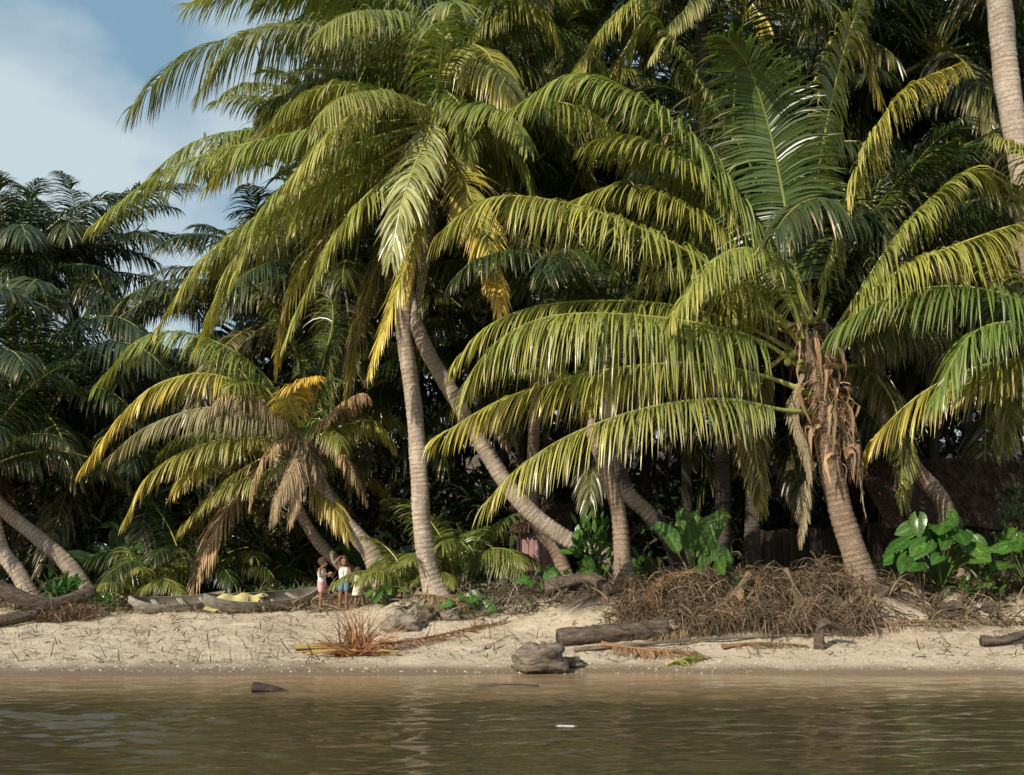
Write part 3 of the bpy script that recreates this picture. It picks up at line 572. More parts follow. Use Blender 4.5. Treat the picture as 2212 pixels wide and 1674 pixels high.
def paddle_plant(label, px, Y, n, L, wd, seed, name='broad_leaf_plant', col=(.07, .13, .03), low=.9, e1=1.35, stem=.45):
    b = G(px, Y); root = empty(name, b, label, 'plant'); r = np.random.default_rng(seed)
    for i in range(n):
        a = i*2.4+seed; e = e1-low*(i/n); o = np.array([math.cos(a), math.sin(a), 0]); l = L*r.uniform(.75, 1.1)
        p1 = b+np.array([0, 0, .05]); d1 = o*math.cos(e)+np.array([0, 0, math.sin(e)])
        s_ = p1+d1*l*stem; V, Fc = tube(np.array([p1, (p1+s_)/2, s_]), [.025, .02, .015], 6)
        mk('stalk', V, Fc, M['broad'], root, np.tile([.14, .19, .05], (len(V), 1)), smooth=True, org=root.location)
        V, Fc, C = paddle(l, wd, [s_, s_+d1*l*.4, s_+d1*l*.75+o*.1+np.array([0, 0, -.08*l]), s_+d1*l*.9+o*.25*l+np.array([0, 0, -.25*l])], i, np.array(col)*r.uniform(.8, 1.25))
        mk('leaf', V, Fc, M['broad'], root, C, smooth=True, org=root.location)
paddle_plant('big light-veined broad-leaf plant standing on the bank centre right', 1500, 23.4, 9, 1.05, .2, 1, col=(.09, .16, .045), low=.6, e1=1.5, stem=.75)
paddle_plant('dark banana-like plant in the shade left of the fence palms', 270, 29.5, 8, 1.5, .2, 2, 'banana_plant', (.045, .085, .03))
paddle_plant('banana plant with bright leaf behind the slender palm', 800, 30, 7, 1.3, .2, 3, 'banana_plant', (.06, .11, .03))
def shrub(label, px, Y, R, H, n, sz, col, seed, name='shrub'):
    b = G(px, Y); root = empty(name, b, label, 'shrub'); r = np.random.default_rng(seed)
    q = nrm(r.normal(0, 1, (n, 3)))*(r.random((n, 1))**.4)*(1+.25*np.sin(r.normal(0, 1, (n, 1))*3)); q = q*np.array([R, R*.8, H*.5])+b+np.array([0, 0, H*.55])
    d = nrm(q-(b+np.array([0, 0, H*.2]))+r.normal(0, .3, (n, 3))+[0, 0, .15]); S = nrm(np.cross(d, r.normal(0, .5, (n, 3))+[0, -.4, 1])); N = np.cross(S, d); s_ = sz*r.uniform(.6, 1.2, (n, 1))
    V = np.stack([q, q+d*s_*.35+S*s_*.24, q+d*s_*.75+S*s_*.18-N*s_*.05, q+d*s_-N*s_*.12, q+d*s_*.75-S*s_*.18-N*s_*.05, q+d*s_*.35-S*s_*.24], 1).reshape(-1, 3)
    k = np.arange(n)[:, None]*6; Fq = np.concatenate([k+[0, 1, 4, 5], k+[1, 2, 3, 4]]); C = np.repeat(np.outer(r.uniform(.6, 1.5, n), col), 6, axis=0)
    mk('foliage', V, Fq, M['broad'], root, C, org=root.location)
    tv = []; tf = []
    for i in range(5):
        a = i*1.25; v, f = tube(np.array([b-[0, 0, .05], b+np.array([math.cos(a)*R*.3, math.sin(a)*R*.3, H*.4]), b+np.array([math.cos(a)*R*.6, math.sin(a)*R*.6, H*.8])]), [.02, .014, .006], 5); tf += [[x+len(tv) for x in ff] for ff in f]; tv += v.tolist()
    mk('stem', np.array(tv), tf, M['darkwood'], root, org=root.location)
shrub('green leafy shrub behind the upright short trunk', 1275, 24.2, .45, 1.5, 170, .26, (.07, .14, .025), 1)
shrub('leafy shrub in shade left of the big broad-leaf plant', 1390, 23.8, .35, .6, 90, .22, (.05, .11, .025), 2)
shrub('small bright green bush at the left end of the canoes', 218, 26, .38, .42, 500, .07, (.11, .19, .035), 3)
shrub('leafy seedling clump beside the leaning trunks on the left', 130, 27, .55, .55, 110, .25, (.06, .13, .03), 4)
shrub('pale green shrub in the shade behind the left canoe', 320, 31, .9, 1.2, 260, .2, (.05, .085, .025), 5)
shrub('tangled green shrub at the right edge above the elephant ears', 2200, 24, .4, 2.0, 240, .15, (.05, .10, .025), 6)
shrub('low green weeds along the upper sand behind the children', 610, 28.6, .8, .35, 260, .12, (.06, .11, .03), 7)
shrub('low weeds under the elephant ears on the right bank', 2120, 22.0, .7, .35, 160, .14, (.06, .12, .03), 8)
# ---------------------------------------------------------------- huts and fence
def boxm(x0, x1, y0, y1, z0, z1):
    V = [(x, y, z) for x in (x0, x1) for y in (y0, y1) for z in (z0, z1)]
    return V, [[0, 1, 3, 2], [4, 6, 7, 5], [0, 4, 5, 1], [2, 3, 7, 6], [0, 2, 6, 4], [1, 5, 7, 3]]
def boxes(lst):
    V = []; Fq = []
    for bx in lst:
        v, f = boxm(*bx); Fq += [[q+len(V) for q in ff] for ff in f]; V += v
    return np.array(V, float), Fq
def hut(label, px0, px1, Y, wallh, roofh, depth, wallm, seed, roof=True, e=.5):
    a = G(px0, Y); b_ = G(px1, Y); g0 = min(a[2], b_[2])-.1; root = empty('hut', ((a[0]+b_[0])/2, Y, g0), label, 'hut'); W = (b_[0]-a[0]); r = random.Random(seed)
    pl = []; x = -W/2
    while x < W/2:
        w_ = r.uniform(.13, .2); q = r.uniform(0, .02); pl.append((x, min(W/2, x+w_-.012), -.02-q, .02-q, 0, wallh+r.uniform(-.05, .05))); x += w_
    V, Fq = boxes(pl); mk('wall', V, Fq, wallm, root)
    V, Fq = boxes([(-W/2, -W/2+.03, .03, depth, 0, wallh), (W/2-.03, W/2, .03, depth, 0, wallh), (-W/2+.04, W/2-.04, depth-.03, depth, 0, wallh)]); mk('side_wall', V, Fq, wallm, root)
    for xx in (-W/2-.06, W/2+.06):
        V, Fq = tube(np.array([[xx, -.08, -.1], [xx, -.08, wallh+.1]]), [.05, .045], 8); mk('post', V, Fq, M['darkwood'], root)
    if roof:
        n_ = 30; V = []; Fq = []
        for sd in (0, 1):
            for i in range(n_+1):
                xx = -W/2-e+(W+2*e)*i/n_
                for j in range(9):
                    t = j/8; yy = -e+(depth/2+e)*t if sd == 0 else depth+e-(depth/2+e)*t
                    V.append((xx, yy, wallh-.15+roofh*t+r.uniform(-.04, .04)+(-.1*r.random() if j == 0 else 0)))
            o_ = sd*(n_+1)*9
            Fq += [[o_+i*9+j, o_+i*9+9+j, o_+i*9+10+j, o_+i*9+1+j] for i in range(n_) for j in range(8)]
        mk('roof', np.array(V), Fq, M['thatch'], root)
        nn = int(260*W); rr_ = np.random.default_rng(seed); tq = rr_.random(nn)
        stt = np.stack([rr_.uniform(-W/2-e, W/2+e, nn), -e+(depth/2+e)*tq, wallh-.13+roofh*tq], 1)
        V, Fq, C = strips(nn, stt, rr_.normal(0, .35, (nn, 3))+np.array([0, -1., -.5]), rr_.uniform(.2, .5, nn), .03, np.outer(rr_.uniform(.4, 1.5, nn), [.12, .078, .052]), seed, 3, .5)
        mk('thatch_fringe', V, Fq, M['dry'], root, C)
    return root
hut('dark plank hut with brown thatched roof behind the right bank', 1950, 2420, 26.5, 1.55, 1.7, 3.5, M['plank'], 1)
hut('small hut with faded pink plank wall in the shade at centre', 1125, 1215, 28.6, 1.75, .7, 1.6, M['pink'], 2, True, .25)
hut('grey plank hut in deep shade behind the big shaggy palm', 1640, 1850, 29, 1.3, 1.2, 2.5, M['plank'], 3, False)
hut('small dark hut at the left edge behind the leaning trunks', -60, 75, 34, 1.5, .8, 2.5, M['plank'], 4)
fa = G(130, 29.2); fb = G(560, 30.2); root = empty('fence', fa, 'low wooden rail fence in the shade behind the canoes', 'fence')
for i in range(7):
    p = fa+(fb-fa)*i/6-fa; p[2] = gz(*(p+fa)[:2])-fa[2]; V, Fq = tube(np.array([p, p+[.02, 0, .75]]), [.035, .03], 6); mk('post', V, Fq, M['drift'], root)
for h in (.3, .6):
    p = np.array([(fb-fa)*i/6*1.+[0, -.05, h+.03*math.sin(i*2)] for i in range(7)]); V, Fq = tube(p, [.025]*7, 5, ref=(0, 0, 1)); mk('rail', V, Fq, M['drift'], root)
# ---------------------------------------------------------------- canoes
def canoe(label, p0, p1, wd, dep, roll=.3):
    p0 = np.array(p0); p1 = np.array(p1); mid = (p0+p1)/2; L = np.linalg.norm((p1-p0)[:2]); rz = math.atan2(p1[1]-p0[1], p1[0]-p0[0])
    pitch = (p1[2]-p0[2])/L
    root = empty('dugout_canoe', mid, label, 'canoe', rz=rz, rx=roll)
    n_ = 30; m_ = 11
    def shell(off):
        V = []
        for i in range(n_+1):
            t = i/n_*2-1; x = t*(L/2-off); hw = wd/2*max(0, 1-abs(t)**2.6)**.75+.012-off*.6; sheer = .16*abs(t)**3; zb = .14*abs(t)**4
            for j in range(m_):
                a = math.pi*j/(m_-1); V.append((x, -hw*math.cos(a), pitch*x+sheer+dep-(dep-zb-off)*math.sin(a)**.7))
        return V
    A = shell(0); B = shell(.03)
    Fq = [[i*m_+j, i*m_+j+1, (i+1)*m_+j+1, (i+1)*m_+j] for i in range(n_) for j in range(m_-1)]
    mk('hull', np.array(A), Fq, M['canoe'], root, smooth=True)
    mk('inner_hull', np.array(B), [f[::-1] for f in Fq], M['canoe_in'], root, smooth=True)
    gv = []; gf = []
    for e in (0, m_-1):
        o = len(gv)
        for i in range(n_+1): gv += [A[i*m_+e], B[i*m_+e]]
        gf += [[o+2*i, o+2*i+1, o+2*i+3, o+2*i+2] for i in range(n_)]
    gv = np.array(gv)+[0, 0, .003]; mk('gunwale', gv, gf, M['canoe'], root)
    for x in (-L*.22, L*.05, L*.28):
        V, Fq2 = boxes([(x-.05, x+.05, -wd/2+.05, wd/2-.05, dep-.06+pitch*x, dep-.03+pitch*x)]); mk('thwart', V, Fq2, M['canoe'], root)
    return root
a = G(272, 25.2); b_ = G(480, 26.4); canoe('pale weathered dugout canoe at the left, partly in front of the undergrowth', a, b_, .55, .28)
a = G(430, 25.0); b_ = G(678, 27.3); canoe('grey dugout canoe beside the children with yellow cloth over its side', a, b_, .62, .34)
c0 = G(515, 25.65); V = []; n_ = 20
for i in range(n_+1):
    for j in range(13):
        u = i/n_-.5; v = j/12-.5; x = u*.95; y = v*.7
        z = .35-1.3*max(0, -v-.12)**1.2*.8-.02*max(0, v)+.03*math.sin(u*17+v*5)+.025*math.sin(v*19+u*4)-.1*abs(u)**2
        V.append((c0[0]+x+y*.35, c0[1]+y+x*.75, c0[2]+z+.03))
tag(mk('cloth', np.array(V), [[i*13+j, i*13+j+1, i*13+14+j, i*13+13+j] for i in range(n_) for j in range(12)], M['tarp'], smooth=True), 'pale yellow cloth draped over the grey canoe', 'cloth')
# ---------------------------------------------------------------- people
def capsule(a, b, ra, rb, ns=12):
    a = np.array(a, float); b = np.array(b, float); L = np.linalg.norm(b-a); d = (b-a)/max(L, 1e-6)
    if L < 1e-6: d = np.array([0, 0, 1.])
    cs = []; rs = []
    for t in np.linspace(-math.pi/2+.08, 0, 5): cs.append(a+d*ra*math.sin(t)); rs.append(ra*math.cos(t))
    for t in np.linspace(0.001, math.pi/2-.08, 5): cs.append(b+d*rb*math.sin(t)); rs.append(rb*math.cos(t))
    c = np.array(cs); T = d; ref = np.array([1, 0, 0.]) if abs(d[0]) < .8 else np.array([0, 1, 0.])
    A = nrm(np.cross(T, ref)); B = np.cross(T, A); an = np.linspace(0, 2*math.pi, ns, endpoint=False)
    V = (c[:, None]+np.array(rs)[:, None, None]*(A*np.cos(an)[:, None]+B*np.sin(an)[:, None])[None]).reshape(-1, 3)
    m_ = len(c); Fq = [[i*ns+j, i*ns+(j+1) % ns, (i+1)*ns+(j+1) % ns, (i+1)*ns+j] for i in range(m_-1) for j in range(ns)]+[list(range(ns))[::-1], [(m_-1)*ns+k for k in range(ns)]]
    return V, Fq
def ell(c, r):
    V, Fq = capsule((0, 0, 0), (0, 0, 0.0001), 1, 1, 16); return V*np.array(r)+np.array(c), Fq
def fused(name, shapes, vox, mat, root, smooth=4):
    V = []; Fq = []
    for v, f in shapes: Fq += [[q+len(V) for q in ff] for ff in f]; V += v.tolist()
    o = mk(name, np.array(V), Fq, mat, None); md = o.modifiers.new('r', 'REMESH'); md.mode = 'VOXEL'; md.voxel_size = vox
    s_ = o.modifiers.new('s', 'SMOOTH'); s_.iterations = smooth; s_.factor = .5
    dg = bpy.context.evaluated_depsgraph_get(); me = bpy.data.meshes.new_from_object(o.evaluated_get(dg)); me.name = name
    bpy.data.objects.remove(o); me.polygons.foreach_set('use_smooth', [True]*len(me.polygons))
    if not me.materials: me.materials.append(mat)
    q = bpy.data.objects.new(name, me); COL.objects.link(q); q.parent = root; return q
def hand(w, d, up, s, side):
    d = nrm(np.array(d, float)); up = np.array(up, float); up = nrm(up-d*(up@d)); sd = np.cross(d, up)
    out = []; pe = w+d*.045*s
    for k in (-1, 0, 1): out.append(capsule(w+sd*k*.006*s, pe+sd*k*.014*s, .014*s, .011*s))
    for k, l in ((-1.5, .032), (-.5, .042), (.5, .045), (1.5, .04)):
        b0 = pe+sd*k*.0125*s; b1 = b0+d*l*.5*s-up*.004*s; b2 = b1+d*l*.45*s-up*.016*s
        out += [capsule(b0, b1, .0068*s, .0062*s, 8), capsule(b1, b2, .0062*s, .005*s, 8)]
    t0 = w+sd*side*.014*s+d*.014*s; t1 = t0+sd*side*.02*s+d*.02*s; out += [capsule(t0, t1, .009*s, .0075*s, 8), capsule(t1, t1+d*.02*s-up*.008*s, .0075*s, .006*s, 8)]
    return out
def person(label, loc, rz, H, J, clothes, hair):
    D = dict(head=(0, -.01, .915), neck=(0, 0, .82), chest=(0, 0, .72), waist=(0, -.005, .61), hip=(0, 0, .53),
             shL=(.098, 0, .785), shR=(-.098, 0, .785), elL=(.135, .01, .64), elR=(-.135, .01, .64), wrL=(.14, -.05, .51), wrR=(-.14, -.05, .51),
             hjL=(.047, 0, .505), hjR=(-.047, 0, .505), knL=(.06, -.02, .28), knR=(-.06, -.012, .28), anL=(.07, .012, .045), anR=(-.065, .012, .045), toL=(.085, -.085, .016), toR=(-.08, -.085, .016),
             haL=(0, -.3, -1), haR=(0, -.3, -1))
    D.update(J); D = {k: np.array(v, float)*(1 if k.startswith('ha') else H) for k, v in D.items()}
    root = empty('person', loc, label, 'person', rz=rz); s = H
    S = []; hd = D['head']
    S += [ell(hd+[0, .004*s, .008*s], (.064*s, .074*s, .078*s)), ell(hd+[0, -.022*s, -.035*s], (.046*s, .046*s, .046*s)), capsule(hd+[0, -.068*s, .0*s], hd+[0, -.080*s, -.018*s], .007*s, .012*s),
          capsule(hd+[-.014*s, -.064*s, -.042*s], hd+[.014*s, -.064*s, -.042*s], .008*s, .008*s), ell(hd+[.066*s, .006*s, -.008*s], (.009*s, .015*s, .022*s)), ell(hd+[-.066*s, .006*s, -.008*s], (.009*s, .015*s, .022*s))]
    S += [capsule(D['neck']-[0, 0, .02*s], hd-[0, -.008*s, .04*s], .03*s, .031*s)]
    S += [capsule(D['shL']*[.6, 1, 1], D['shR']*[.6, 1, 1], .042*s, .042*s), capsule(D['chest']+[.035*s, 0, 0], D['waist']+[.024*s, 0, 0], .056*s, .05*s), capsule(D['chest']-[.035*s, 0, 0], D['waist']-[.024*s, 0, 0], .056*s, .05*s),
          capsule(D['waist']+[.022*s, 0, 0], D['hip']+[.03*s, 0, 0], .05*s, .056*s), capsule(D['waist']-[.022*s, 0, 0], D['hip']-[.03*s, 0, 0], .05*s, .056*s)]
    for q, sg in (('L', 1), ('R', -1)):
        S += [capsule(D['sh'+q], D['el'+q], .03*s, .022*s), capsule(D['el'+q], D['wr'+q], .022*s, .014*s)]
        S += hand(D['wr'+q], D['ha'+q], (sg*1., .2, .1), s, -sg if D['ha'+q][2] < 0 else sg)
        S += [capsule(D['hj'+q], D['kn'+q], .052*s, .033*s), capsule(D['kn'+q], D['kn'+q]*.65+D['an'+q]*.35+[0, .008*s, 0], .032*s, .031*s), capsule(D['kn'+q]*.65+D['an'+q]*.35+[0, .008*s, 0], D['an'+q], .031*s, .019*s),
              capsule(D['an'+q]+(D['an'+q]-D['to'+q])*.15, D['to'+q], .022*s, .015*s)]
    fused('body', S, .0055, M['skin'], root, 2)
    for e in (-1, 1): ball('eye', hd+np.array([e*.026*s, -.066*s, .003*s]), .009*s, M['eye'], root, None, (1, .6, .8), 8)
    if 'top' in clothes:
        g = .011*s; T_ = [capsule(D['shL']*[.5, 1, 1]-[0, 0, .01*s], D['shR']*[.5, 1, 1]-[0, 0, .01*s], .042*s+g*.6, .042*s+g*.6)]
        for k in (-1, 1): T_ += [capsule(D['chest']+[k*.036*s, 0, 0], D['waist']+[k*.026*s, 0, 0], .057*s+g, .052*s+g), capsule(D['waist']+[k*.024*s, 0, 0], D['hip']+[k*.03*s, 0, .015*s], .052*s+g, .056*s+g)]
        fused('top', T_, .008, clothes['top'], root, 2)
    if 'shorts' in clothes:
        g = .016*s; T_ = []
        for q, k in (('L', 1), ('R', -1)): T_ += [capsule(D['hip']+[k*.03*s, 0, .01*s], D['hj'+q], .057*s+g*.8, .053*s+g), capsule(D['hj'+q], D['hj'+q]*.5+D['kn'+q]*.5, .053*s+g, .043*s+g)]
        fused('shorts', T_, .008, clothes['shorts'], root, 2)
    if 'skirt' in clothes:
        c = np.array([[0, 0, .66], [0, 0, .58], [0, 0, .50], [0, 0, .42], [0, 0, .33]])*s; an = np.linspace(0, 2*math.pi, 24, endpoint=False)
        R = np.array([.09, .095, .11, .125, .14])[:, None]*s*(1+.07*np.array([0, .2, .5, .8, 1])[:, None]*np.sin(an*7)[None])
        V, Fq = tube(c, R, 24, ref=(0, 1, .0), caps=False); mk('skirt', V, Fq, clothes['skirt'], root, smooth=True)
    r = random.Random(int(H*1000)); V = []
    n1, n2 = 18, 24
    for i in range(n1+1):
        for j in range(n2):
            a = math.pi*i/n1; b2 = 2*math.pi*j/n2; d = np.array([math.sin(a)*math.cos(b2), math.sin(a)*math.sin(b2), math.cos(a)])
            k = 1+.12*noise.noise(Vector(d*5))+r.uniform(-.05, .05)
            V.append(hd+np.array([0, .022, .032])*s+d*np.array([.078, .078, .074])*hair*s*k)
    Fq = [[i*n2+j, i*n2+(j+1) % n2, (i+1)*n2+(j+1) % n2, (i+1)*n2+j] for i in range(n1) for j in range(n2)]
    mk('hair', np.array(V), Fq, M['hair'], root)
    return root
k1 = G(693, 25.8); k2 = G(741, 26.6); k3 = G(772, 26.0)
person('child in white top and pink shorts standing on one leg beside the canoe', k1, math.radians(70), 1.15,
       dict(anL=(.055, .20, .22), knL=(.05, .01, .285), toL=(.055, .25, .15), elL=(.12, -.03, .655), wrL=(.05, -.15, .66), elR=(-.12, -.03, .655), wrR=(-.03, -.16, .70), haL=(-.3, -1, .1), haR=(.3, -.9, .3), head=(0, -.03, .91), hjR=(-.03, 0, .505), knR=(-.02, -.01, .28), anR=(-.01, .01, .045), toR=(-.01, -.085, .016)),
       dict(top=M['white'], shorts=M['pinkcloth']), 1.12)
person('tallest child in white top and denim shorts with one hand raised to the head', k2, math.radians(15), 1.2,
       dict(elR=(-.19, -.02, .88), wrR=(-.09, -.05, 1.0), haR=(.8, .2, .1), elL=(.13, -.05, .66), wrL=(.03, -.13, .6), haL=(-.9, -.2, .1)), dict(top=M['white'], shorts=M['denim']), 1.0)
person('smallest child in a cream dress standing right of the other two', k3, math.radians(150), .92,
       dict(elL=(.12, -.04, .68), wrL=(.06, -.13, .76), haL=(-.3, -.4, .8), elR=(-.13, 0, .65), wrR=(-.12, -.08, .56), head=(0, -.01, .905)), dict(top=M['cream'], skirt=M['cream']), 1.08)
# ---------------------------------------------------------------- beach things
def rock(name, label, c, r3, mat, seed, cat, f=1.6, amp=.28, rz=0):
    V = []; n1, n2 = 30, 40
    for i in range(n1+1):
        for j in range(n2):
            a = math.pi*i/n1; b2 = 2*math.pi*j/n2; d = Vector((math.sin(a)*math.cos(b2), math.sin(a)*math.sin(b2), math.cos(a)))
            k = 1+amp*noise.noise(d*f+Vector((seed*3.1, 0, 0)))*1.6+amp*.55*noise.noise(d*f*3.3+Vector((seed, 5, 0)))+amp*.4*noise.noise(d*f*8)
            x, y, z = d.x*k*r3[0], d.y*k*r3[1], d.z*k*r3[2]; V.append((c[0]+x*math.cos(rz)-y*math.sin(rz), c[1]+x*math.sin(rz)+y*math.cos(rz), c[2]+z))
    Fq = [[i*n2+j, i*n2+(j+1) % n2, (i+1)*n2+(j+1) % n2, (i+1)*n2+j] for i in range(n1) for j in range(n2)]
    V = np.array(V); o = mk(name, V, Fq, mat, smooth=True, org=c); o.location = c; tag(o, label, cat); return o
def logm(name, label, pts, r0, r1, mat, cat='log', hollow=True, wob=.12, seed=0):
    pts = [np.array(p) for p in pts]; root = empty(name, pts[0], label, cat); c, L = cr(pts, 40); an = np.linspace(0, 2*math.pi, 18, endpoint=False); s_ = np.linspace(0, L, 40)
    R = np.linspace(r0, r1, 40)[:, None]*(1+wob*np.sin(an*3+s_[:, None]*2+seed)+wob*.5*np.sin(an*7-s_[:, None]*5)+np.random.default_rng(seed).normal(0, wob*.4, (40, 18)))
    V, Fq = tube(c, R, 18, ref=(0.1, .2, 1)); mk('bark', V, Fq, mat, root, smooth=True, org=root.location)
    if hollow:
        T = nrm(c[1]-c[0]); c2 = np.array([c[0]-T*.012, c[0]-T*.004]); V, Fq = tube(c2, [r0*.72, r0*.8], 14, ref=(0.1, .2, 1)); mk('cut_end', V, Fq, M['darkwood'], root, org=root.location)
    return root
p = G(1168, 18.95); rock('driftwood_stump', 'rounded grey driftwood stump at the water edge, centre', p+[0, 0, .17], (.46, .32, .26), M['drift'], 2, 'driftwood')
p = G(1238, 19.3); rock('driftwood_stump', 'small flat driftwood lump touching the right side of the rounded stump', p+[0, 0, .03], (.2, .2, .11), M['drift'], 4, 'driftwood')
a = G(1205, 20.5); b_ = G(1440, 20.9); logm('palm_log', 'thick cut palm log lying on the sand below the bank', [a+[0, 0, .12], (a+b_)/2+[0, 0, .13], b_+[0, 0, .15]], .16, .18, M['log'])
logm('driftwood_pole', 'long thin pole lying along the sand below the root tangle', [G(1240, 20.1)+[0, 0, .04], G(1500, 20.4)+[0, 0, .07], G(1800, 20.7)+[0, 0, .05]], .035, .02, M['drift'], hollow=False)
a = G(1775, 19.9); logm('driftwood_branch', 'forked dark driftwood sticking out of the sand on the right', [a+[-.03, 0, -.05], a+[-.02, -.05, .35], a+[.12, 0, .42], a+[.45, .1, .28]], .08, .04, M['log'], 'driftwood', wob=.3)
a = G(2120, 20.0); logm('driftwood_branch', 'dark driftwood branch at the right edge of the sand', [a+[0, 0, .1], a+[.35, 0, .1], a+[.9, .2, .22]], .08, .06, M['log'], 'driftwood', wob=.25)
a = G(1270, 23.2); logm('fallen_log', 'old fallen palm trunk tumbling down the bank at centre', [G(1180, 23.4)+[0, 0, .2], a+[0, 0, .25], G(1320, 22.2)+[0, 0, .12]], .16, .13, M['log'], 'log', wob=.2)
logm('fallen_log', 'dark log lying at the left edge of the sand', [G(-60, 23.2)+[0, 0, .1], G(20, 23.6)+[0, 0, .14], G(75, 24)+[0, 0, .18]], .12, .1, M['log'], 'log')
logm('fallen_log', 'curved fallen trunk sagging above the sand at the left edge', [G(-80, 25)+[0, 0, 1.0], G(20, 25)+[0, 0, .55], G(110, 25.3)+[0, 0, .3], G(200, 26)+[0, 0, .45]], .17, .15, M['log'], 'log')
p = G(870, 22.4); rock('rock', 'pale rock half buried in the sand behind the reddish dead frond', p+[0, 0, .08], (.36, .3, .22), M['stone'], 5, 'rock')
p = G(925, 22.8); rock('rock', 'dark brown rock right of the pale rock', p+[0, 0, .1], (.16, .16, .18), M['log'], 6, 'rock')
p = G(968, 23.); rock('rock', 'small tan rock at the foot of the slender palm mound', p+[0, 0, .05], (.2, .15, .13), M['stone'], 8, 'rock')
for i, (px, Y, r_) in enumerate([(2060, 21.8, .16), (1990, 22.0, .12), (2140, 21.7, .14), (1905, 21.8, .15)]):
    p = G(px, Y); rock('rock', ['flat grey rock under the elephant ears', 'small rock left of the flat grey rock', 'round rock at the right end of the bank', 'brown lump of earth right of the shaggy palm foot'][i], p+[0, 0, .03], (r_*1.3, r_, r_*.8), M['log'], 10+i, 'rock')
def wp(px, py): Y = F*CH/(py-1224)*1.0; return np.array([(px-1106)/F*(Y*ct-CH*st), Y, 0.])
a = wp(545, 1484); logm('floating_log', 'dark log end poking out of the water near the shore', [a+[0, 0, .06], a+[.25, .02, .03], a+[.55, .05, -.05]], .07, .04, M['darkwood'], 'log')
a = wp(1020, 1473); logm('floating_stick', 'thin stick floating at the waterline', [a+[0, 0, .01], a+[.5, .02, .04], a+[.95, .0, .02]], .02, .015, M['log'], 'stick', hollow=False)
a = wp(1222, 1553); rock('foam_scrap', 'white scrap floating on the dark water', a+[0, 0, .0], (.12, .025, .012), M['foam'], 3, 'litter')
def ground_frond(label, pts, name='dead_frond', tint=None, **kw):
    w_ = [np.array(G(q[0], q[1]))+[0, 0, q[2]] for q in pts]; V, Fc, C = frond(w_, **kw)
    if tint: C = C*np.array(tint)
    g_ = np.array([gz(x, y) for x, y in V[:, :2]]); V[:, 2] = np.maximum(V[:, 2], g_+.015)
    tag(mk(name, V, Fc, M['dry'], None, C, org=w_[0]), label, 'dead palm frond').location = w_[0]
ground_frond('fallen brown palm frond lying along the sand behind the reddish fan', [(640, 20.9, .1), (760, 20.6, .12), (900, 21.2, .1), (1090, 22.3, .05)], dead=1, L=.5, droop=.8, n=60, w=.025, seed=1, tint=(.62, .46, .38))
ground_frond('reddish dead frond hanging over the bank beside the upright short trunk', [(1500, 22.4, .3), (1430, 22.0, .3), (1370, 21.6, .15), (1325, 21.2, .05)], dead=1, L=.5, droop=2.2, n=60, w=.026, seed=2, tint=(.8, .56, .42))
ground_frond('grey dead frond pressed on the sand below the pole', [(1300, 20.2, .1), (1400, 19.9, .08), (1500, 19.8, .05)], dead=1, L=.45, droop=1., n=40, w=.025, seed=3, tint=(.65, .57, .5))
ground_frond('long dry frond lying on the upper sand at the right', [(1830, 20.9, .15), (1980, 21., .12), (2230, 21.2, .1)], dead=1, L=.35, droop=1., n=50, w=.025, seed=4, tint=(.6, .55, .5))
ground_frond('dry frond spilling down from the root tangle onto the sand', [(1620, 22.0, .4), (1560, 21.4, .3), (1480, 20.9, .12), (1400, 20.6, .05)], dead=1, L=.5, droop=1.6, n=50, w=.026, seed=14, tint=(.65, .58, .52))
ground_frond('dry frond heaped at the foot of the big shaggy palm', [(1700, 22.2, .5), (1740, 21.7, .35), (1830, 21.3, .12), (1920, 21.2, .05)], dead=1, L=.5, droop=1.6, n=50, w=.026, seed=15, tint=(.65, .58, .52))
ground_frond('thin dry frond lying on the sand between the log and the forked driftwood', [(1560, 20.0, .05), (1640, 20.1, .07), (1740, 20.0, .04)], dead=1, L=.25, droop=1., n=40, w=.02, seed=16, tint=(.6, .52, .45))
ground_frond('green frond scrap lying near the waterline right of the log', [(1440, 19.2, .04), (1480, 19.35, .08), (1520, 19.5, .06)], name='fallen_frond', dead=0, L=.2, droop=.6, n=24, w=.03, seed=5, rr=.015, green=DGREEN)
ground_frond('dry frond heaped under the palm beside the slender trunk foot', [(900, 24.2, .3), (960, 23.8, .25), (1040, 23.6, .1)], dead=1, L=.5, droop=1., n=50, w=.03, seed=6, tint=(.65, .58, .52))
b0 = G(770, 20.3); n = 180; r = np.random.default_rng(2); az_ = r.uniform(0, math.pi*2, n); ev = r.uniform(.1, 1.45, n)
d = np.stack([np.cos(az_)*np.cos(ev), np.sin(az_)*np.cos(ev)*.6, np.sin(ev)], 1)
V, Fq, C = strips(n, np.tile(b0, (n, 1))+r.normal(0, .05, (n, 3))*[2.5, 1, .3], d, r.uniform(.4, 1.05, n), .028, np.outer(r.uniform(.5, 1.3, n), [.28, .15, .08]), 3, 4, .45)
o = mk('dead_frond', V, Fq, M['dry'], None, C, org=b0); o.location = b0; tag(o, 'reddish brown dead palm fan standing up from the sand', 'dead palm frond')
for i, (p0, p1, rr0) in enumerate([((640, 20.8, .12), (860, 20.1, .06), .045), ((660, 20.2, .05), (800, 20.2, .08), .03)]):
    A_ = G(p0[0], p0[1])+[0, 0, p0[2]]; B_ = G(p1[0], p1[1])+[0, 0, p1[2]]; V, Fq = tube(cr([A_, (A_+B_)/2+[0, 0, .05], B_], 12)[0], np.linspace(rr0, rr0*.5, 12), 6)
    o = mk('frond_stalk', V, Fq, M['dry'], None, np.tile([.38, .28, .10], (len(V), 1)), org=A_); o.location = A_; tag(o, ['yellow green frond stalk lying left of the reddish fan', 'shorter dry frond stalk in front of the reddish fan'][i], 'palm stalk')
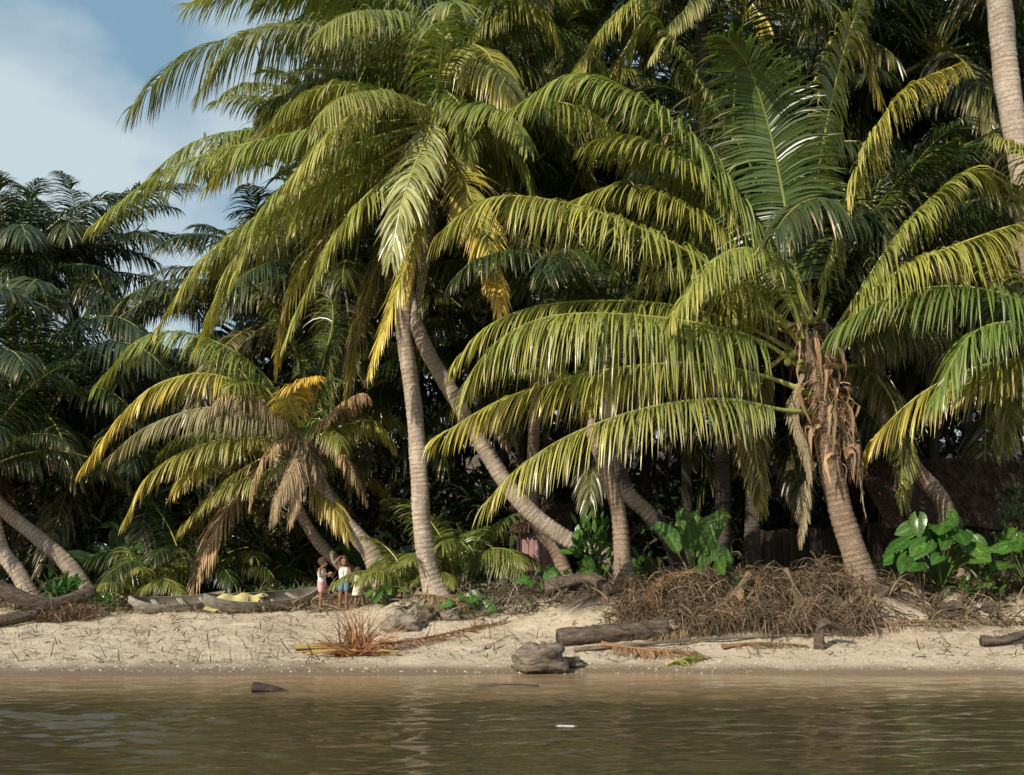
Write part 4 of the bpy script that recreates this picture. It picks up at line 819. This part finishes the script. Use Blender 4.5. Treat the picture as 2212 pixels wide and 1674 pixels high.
def tangle(name, label, cat, px0, px1, Ya, Yb, za, n, L, wd, col, seed, d=(0, -.8, -.3), grav=1., clump=0):
    r = np.random.default_rng(seed); S_ = []
    while len(S_) < n:
        px = r.uniform(px0, px1); Y = r.uniform(Ya, Yb)
        if clump and noise.noise(Vector((px*.011, Y*1.4, seed)))+r.uniform(-.25, .25) < clump-.5: continue
        g_ = G(px, Y); g_[2] += r.random()*za*max(.1, 1+1.6*noise.noise(Vector((px*.015, Y*.8, 1)))); S_.append(g_)
    dirs = r.normal(0, .9, (n, 3))+np.array(d)
    V, Fq, C = strips(n, np.array(S_), dirs, r.uniform(.3, 1.5, n)*L, r.uniform(.5, 1.8, n)*wd, np.outer(r.uniform(.25, 1.7, n), col), seed, 4, grav)
    g_ = np.array([gz(x, y) for x, y in V[:, :2]]); V[:, 2] = np.maximum(V[:, 2], g_+.01)
    tag(mk(name, V, Fq, M['dry'], None, C), label, cat, kind='stuff')
tangle('root_mass', 'brown tangle of fine palm roots hanging from the eroded bank', 'roots', 1340, 1885, 20.8, 22.6, .36, 8500, .5, .013, [.165, .12, .085], 1, clump=.45)
tangle('root_mass', 'matted brown roots below the fallen trunk at the left edge', 'roots', 70, 210, 24.6, 25.4, .25, 1200, .4, .014, [.15, .10, .07], 2)
tangle('leaf_litter', 'dry leaf litter along the foot of the right bank', 'litter', 1300, 2260, 21.2, 24.8, .06, 4000, .45, .028, [.2, .145, .10], 3, (0, -.3, .1), .6, clump=.4)
tangle('leaf_litter', 'thin dry leaf litter on the mound around the centre palm trunks', 'litter', 860, 1360, 22.6, 26, .05, 2000, .4, .026, [.18, .13, .09], 13, (0, -.3, .1), .6, clump=.5)
tangle('leaf_litter', 'dead leaves and twigs strewn below the left trees', 'litter', -60, 860, 25.3, 29.5, .05, 2600, .4, .03, [.2, .15, .10], 4, (0, -.2, .1), .6)
tangle('beach_twigs', 'thin twigs and leaf scraps scattered on the sand', 'litter', -60, 2300, 19.4, 25, .01, 3600, .22, .014, [.17, .11, .07], 5, (0, 0, .05), .3, clump=.42)
n = 4000; r = np.random.default_rng(9); V = []; Fq = []; C = []
for i in range(n):
    px = r.uniform(-80, 2300); Y = 18.75+r.random()**1.6*6; g_ = G(px, Y); q = r.uniform(.006, .028); o_ = len(V); cc = np.array([.6, .5, .4])*r.uniform(.15, 1.4)
    for dx, dy, dz in ((1, 0, 0), (0, 1, 0), (-1, 0, 0), (0, -1, 0), (0, 0, .7)): V.append(g_+np.array([dx, dy, dz])*q*r.uniform(.7, 1.3)); C.append(cc)
    Fq += [[o_, o_+1, o_+4], [o_+1, o_+2, o_+4], [o_+2, o_+3, o_+4], [o_+3, o_, o_+4]]
tag(mk('pebbles', np.array(V), Fq, M['dry'], None, np.array(C)), 'small pale pebbles and shell bits on the sand', 'pebbles', kind='stuff')
print('done', len(bpy.data.objects))
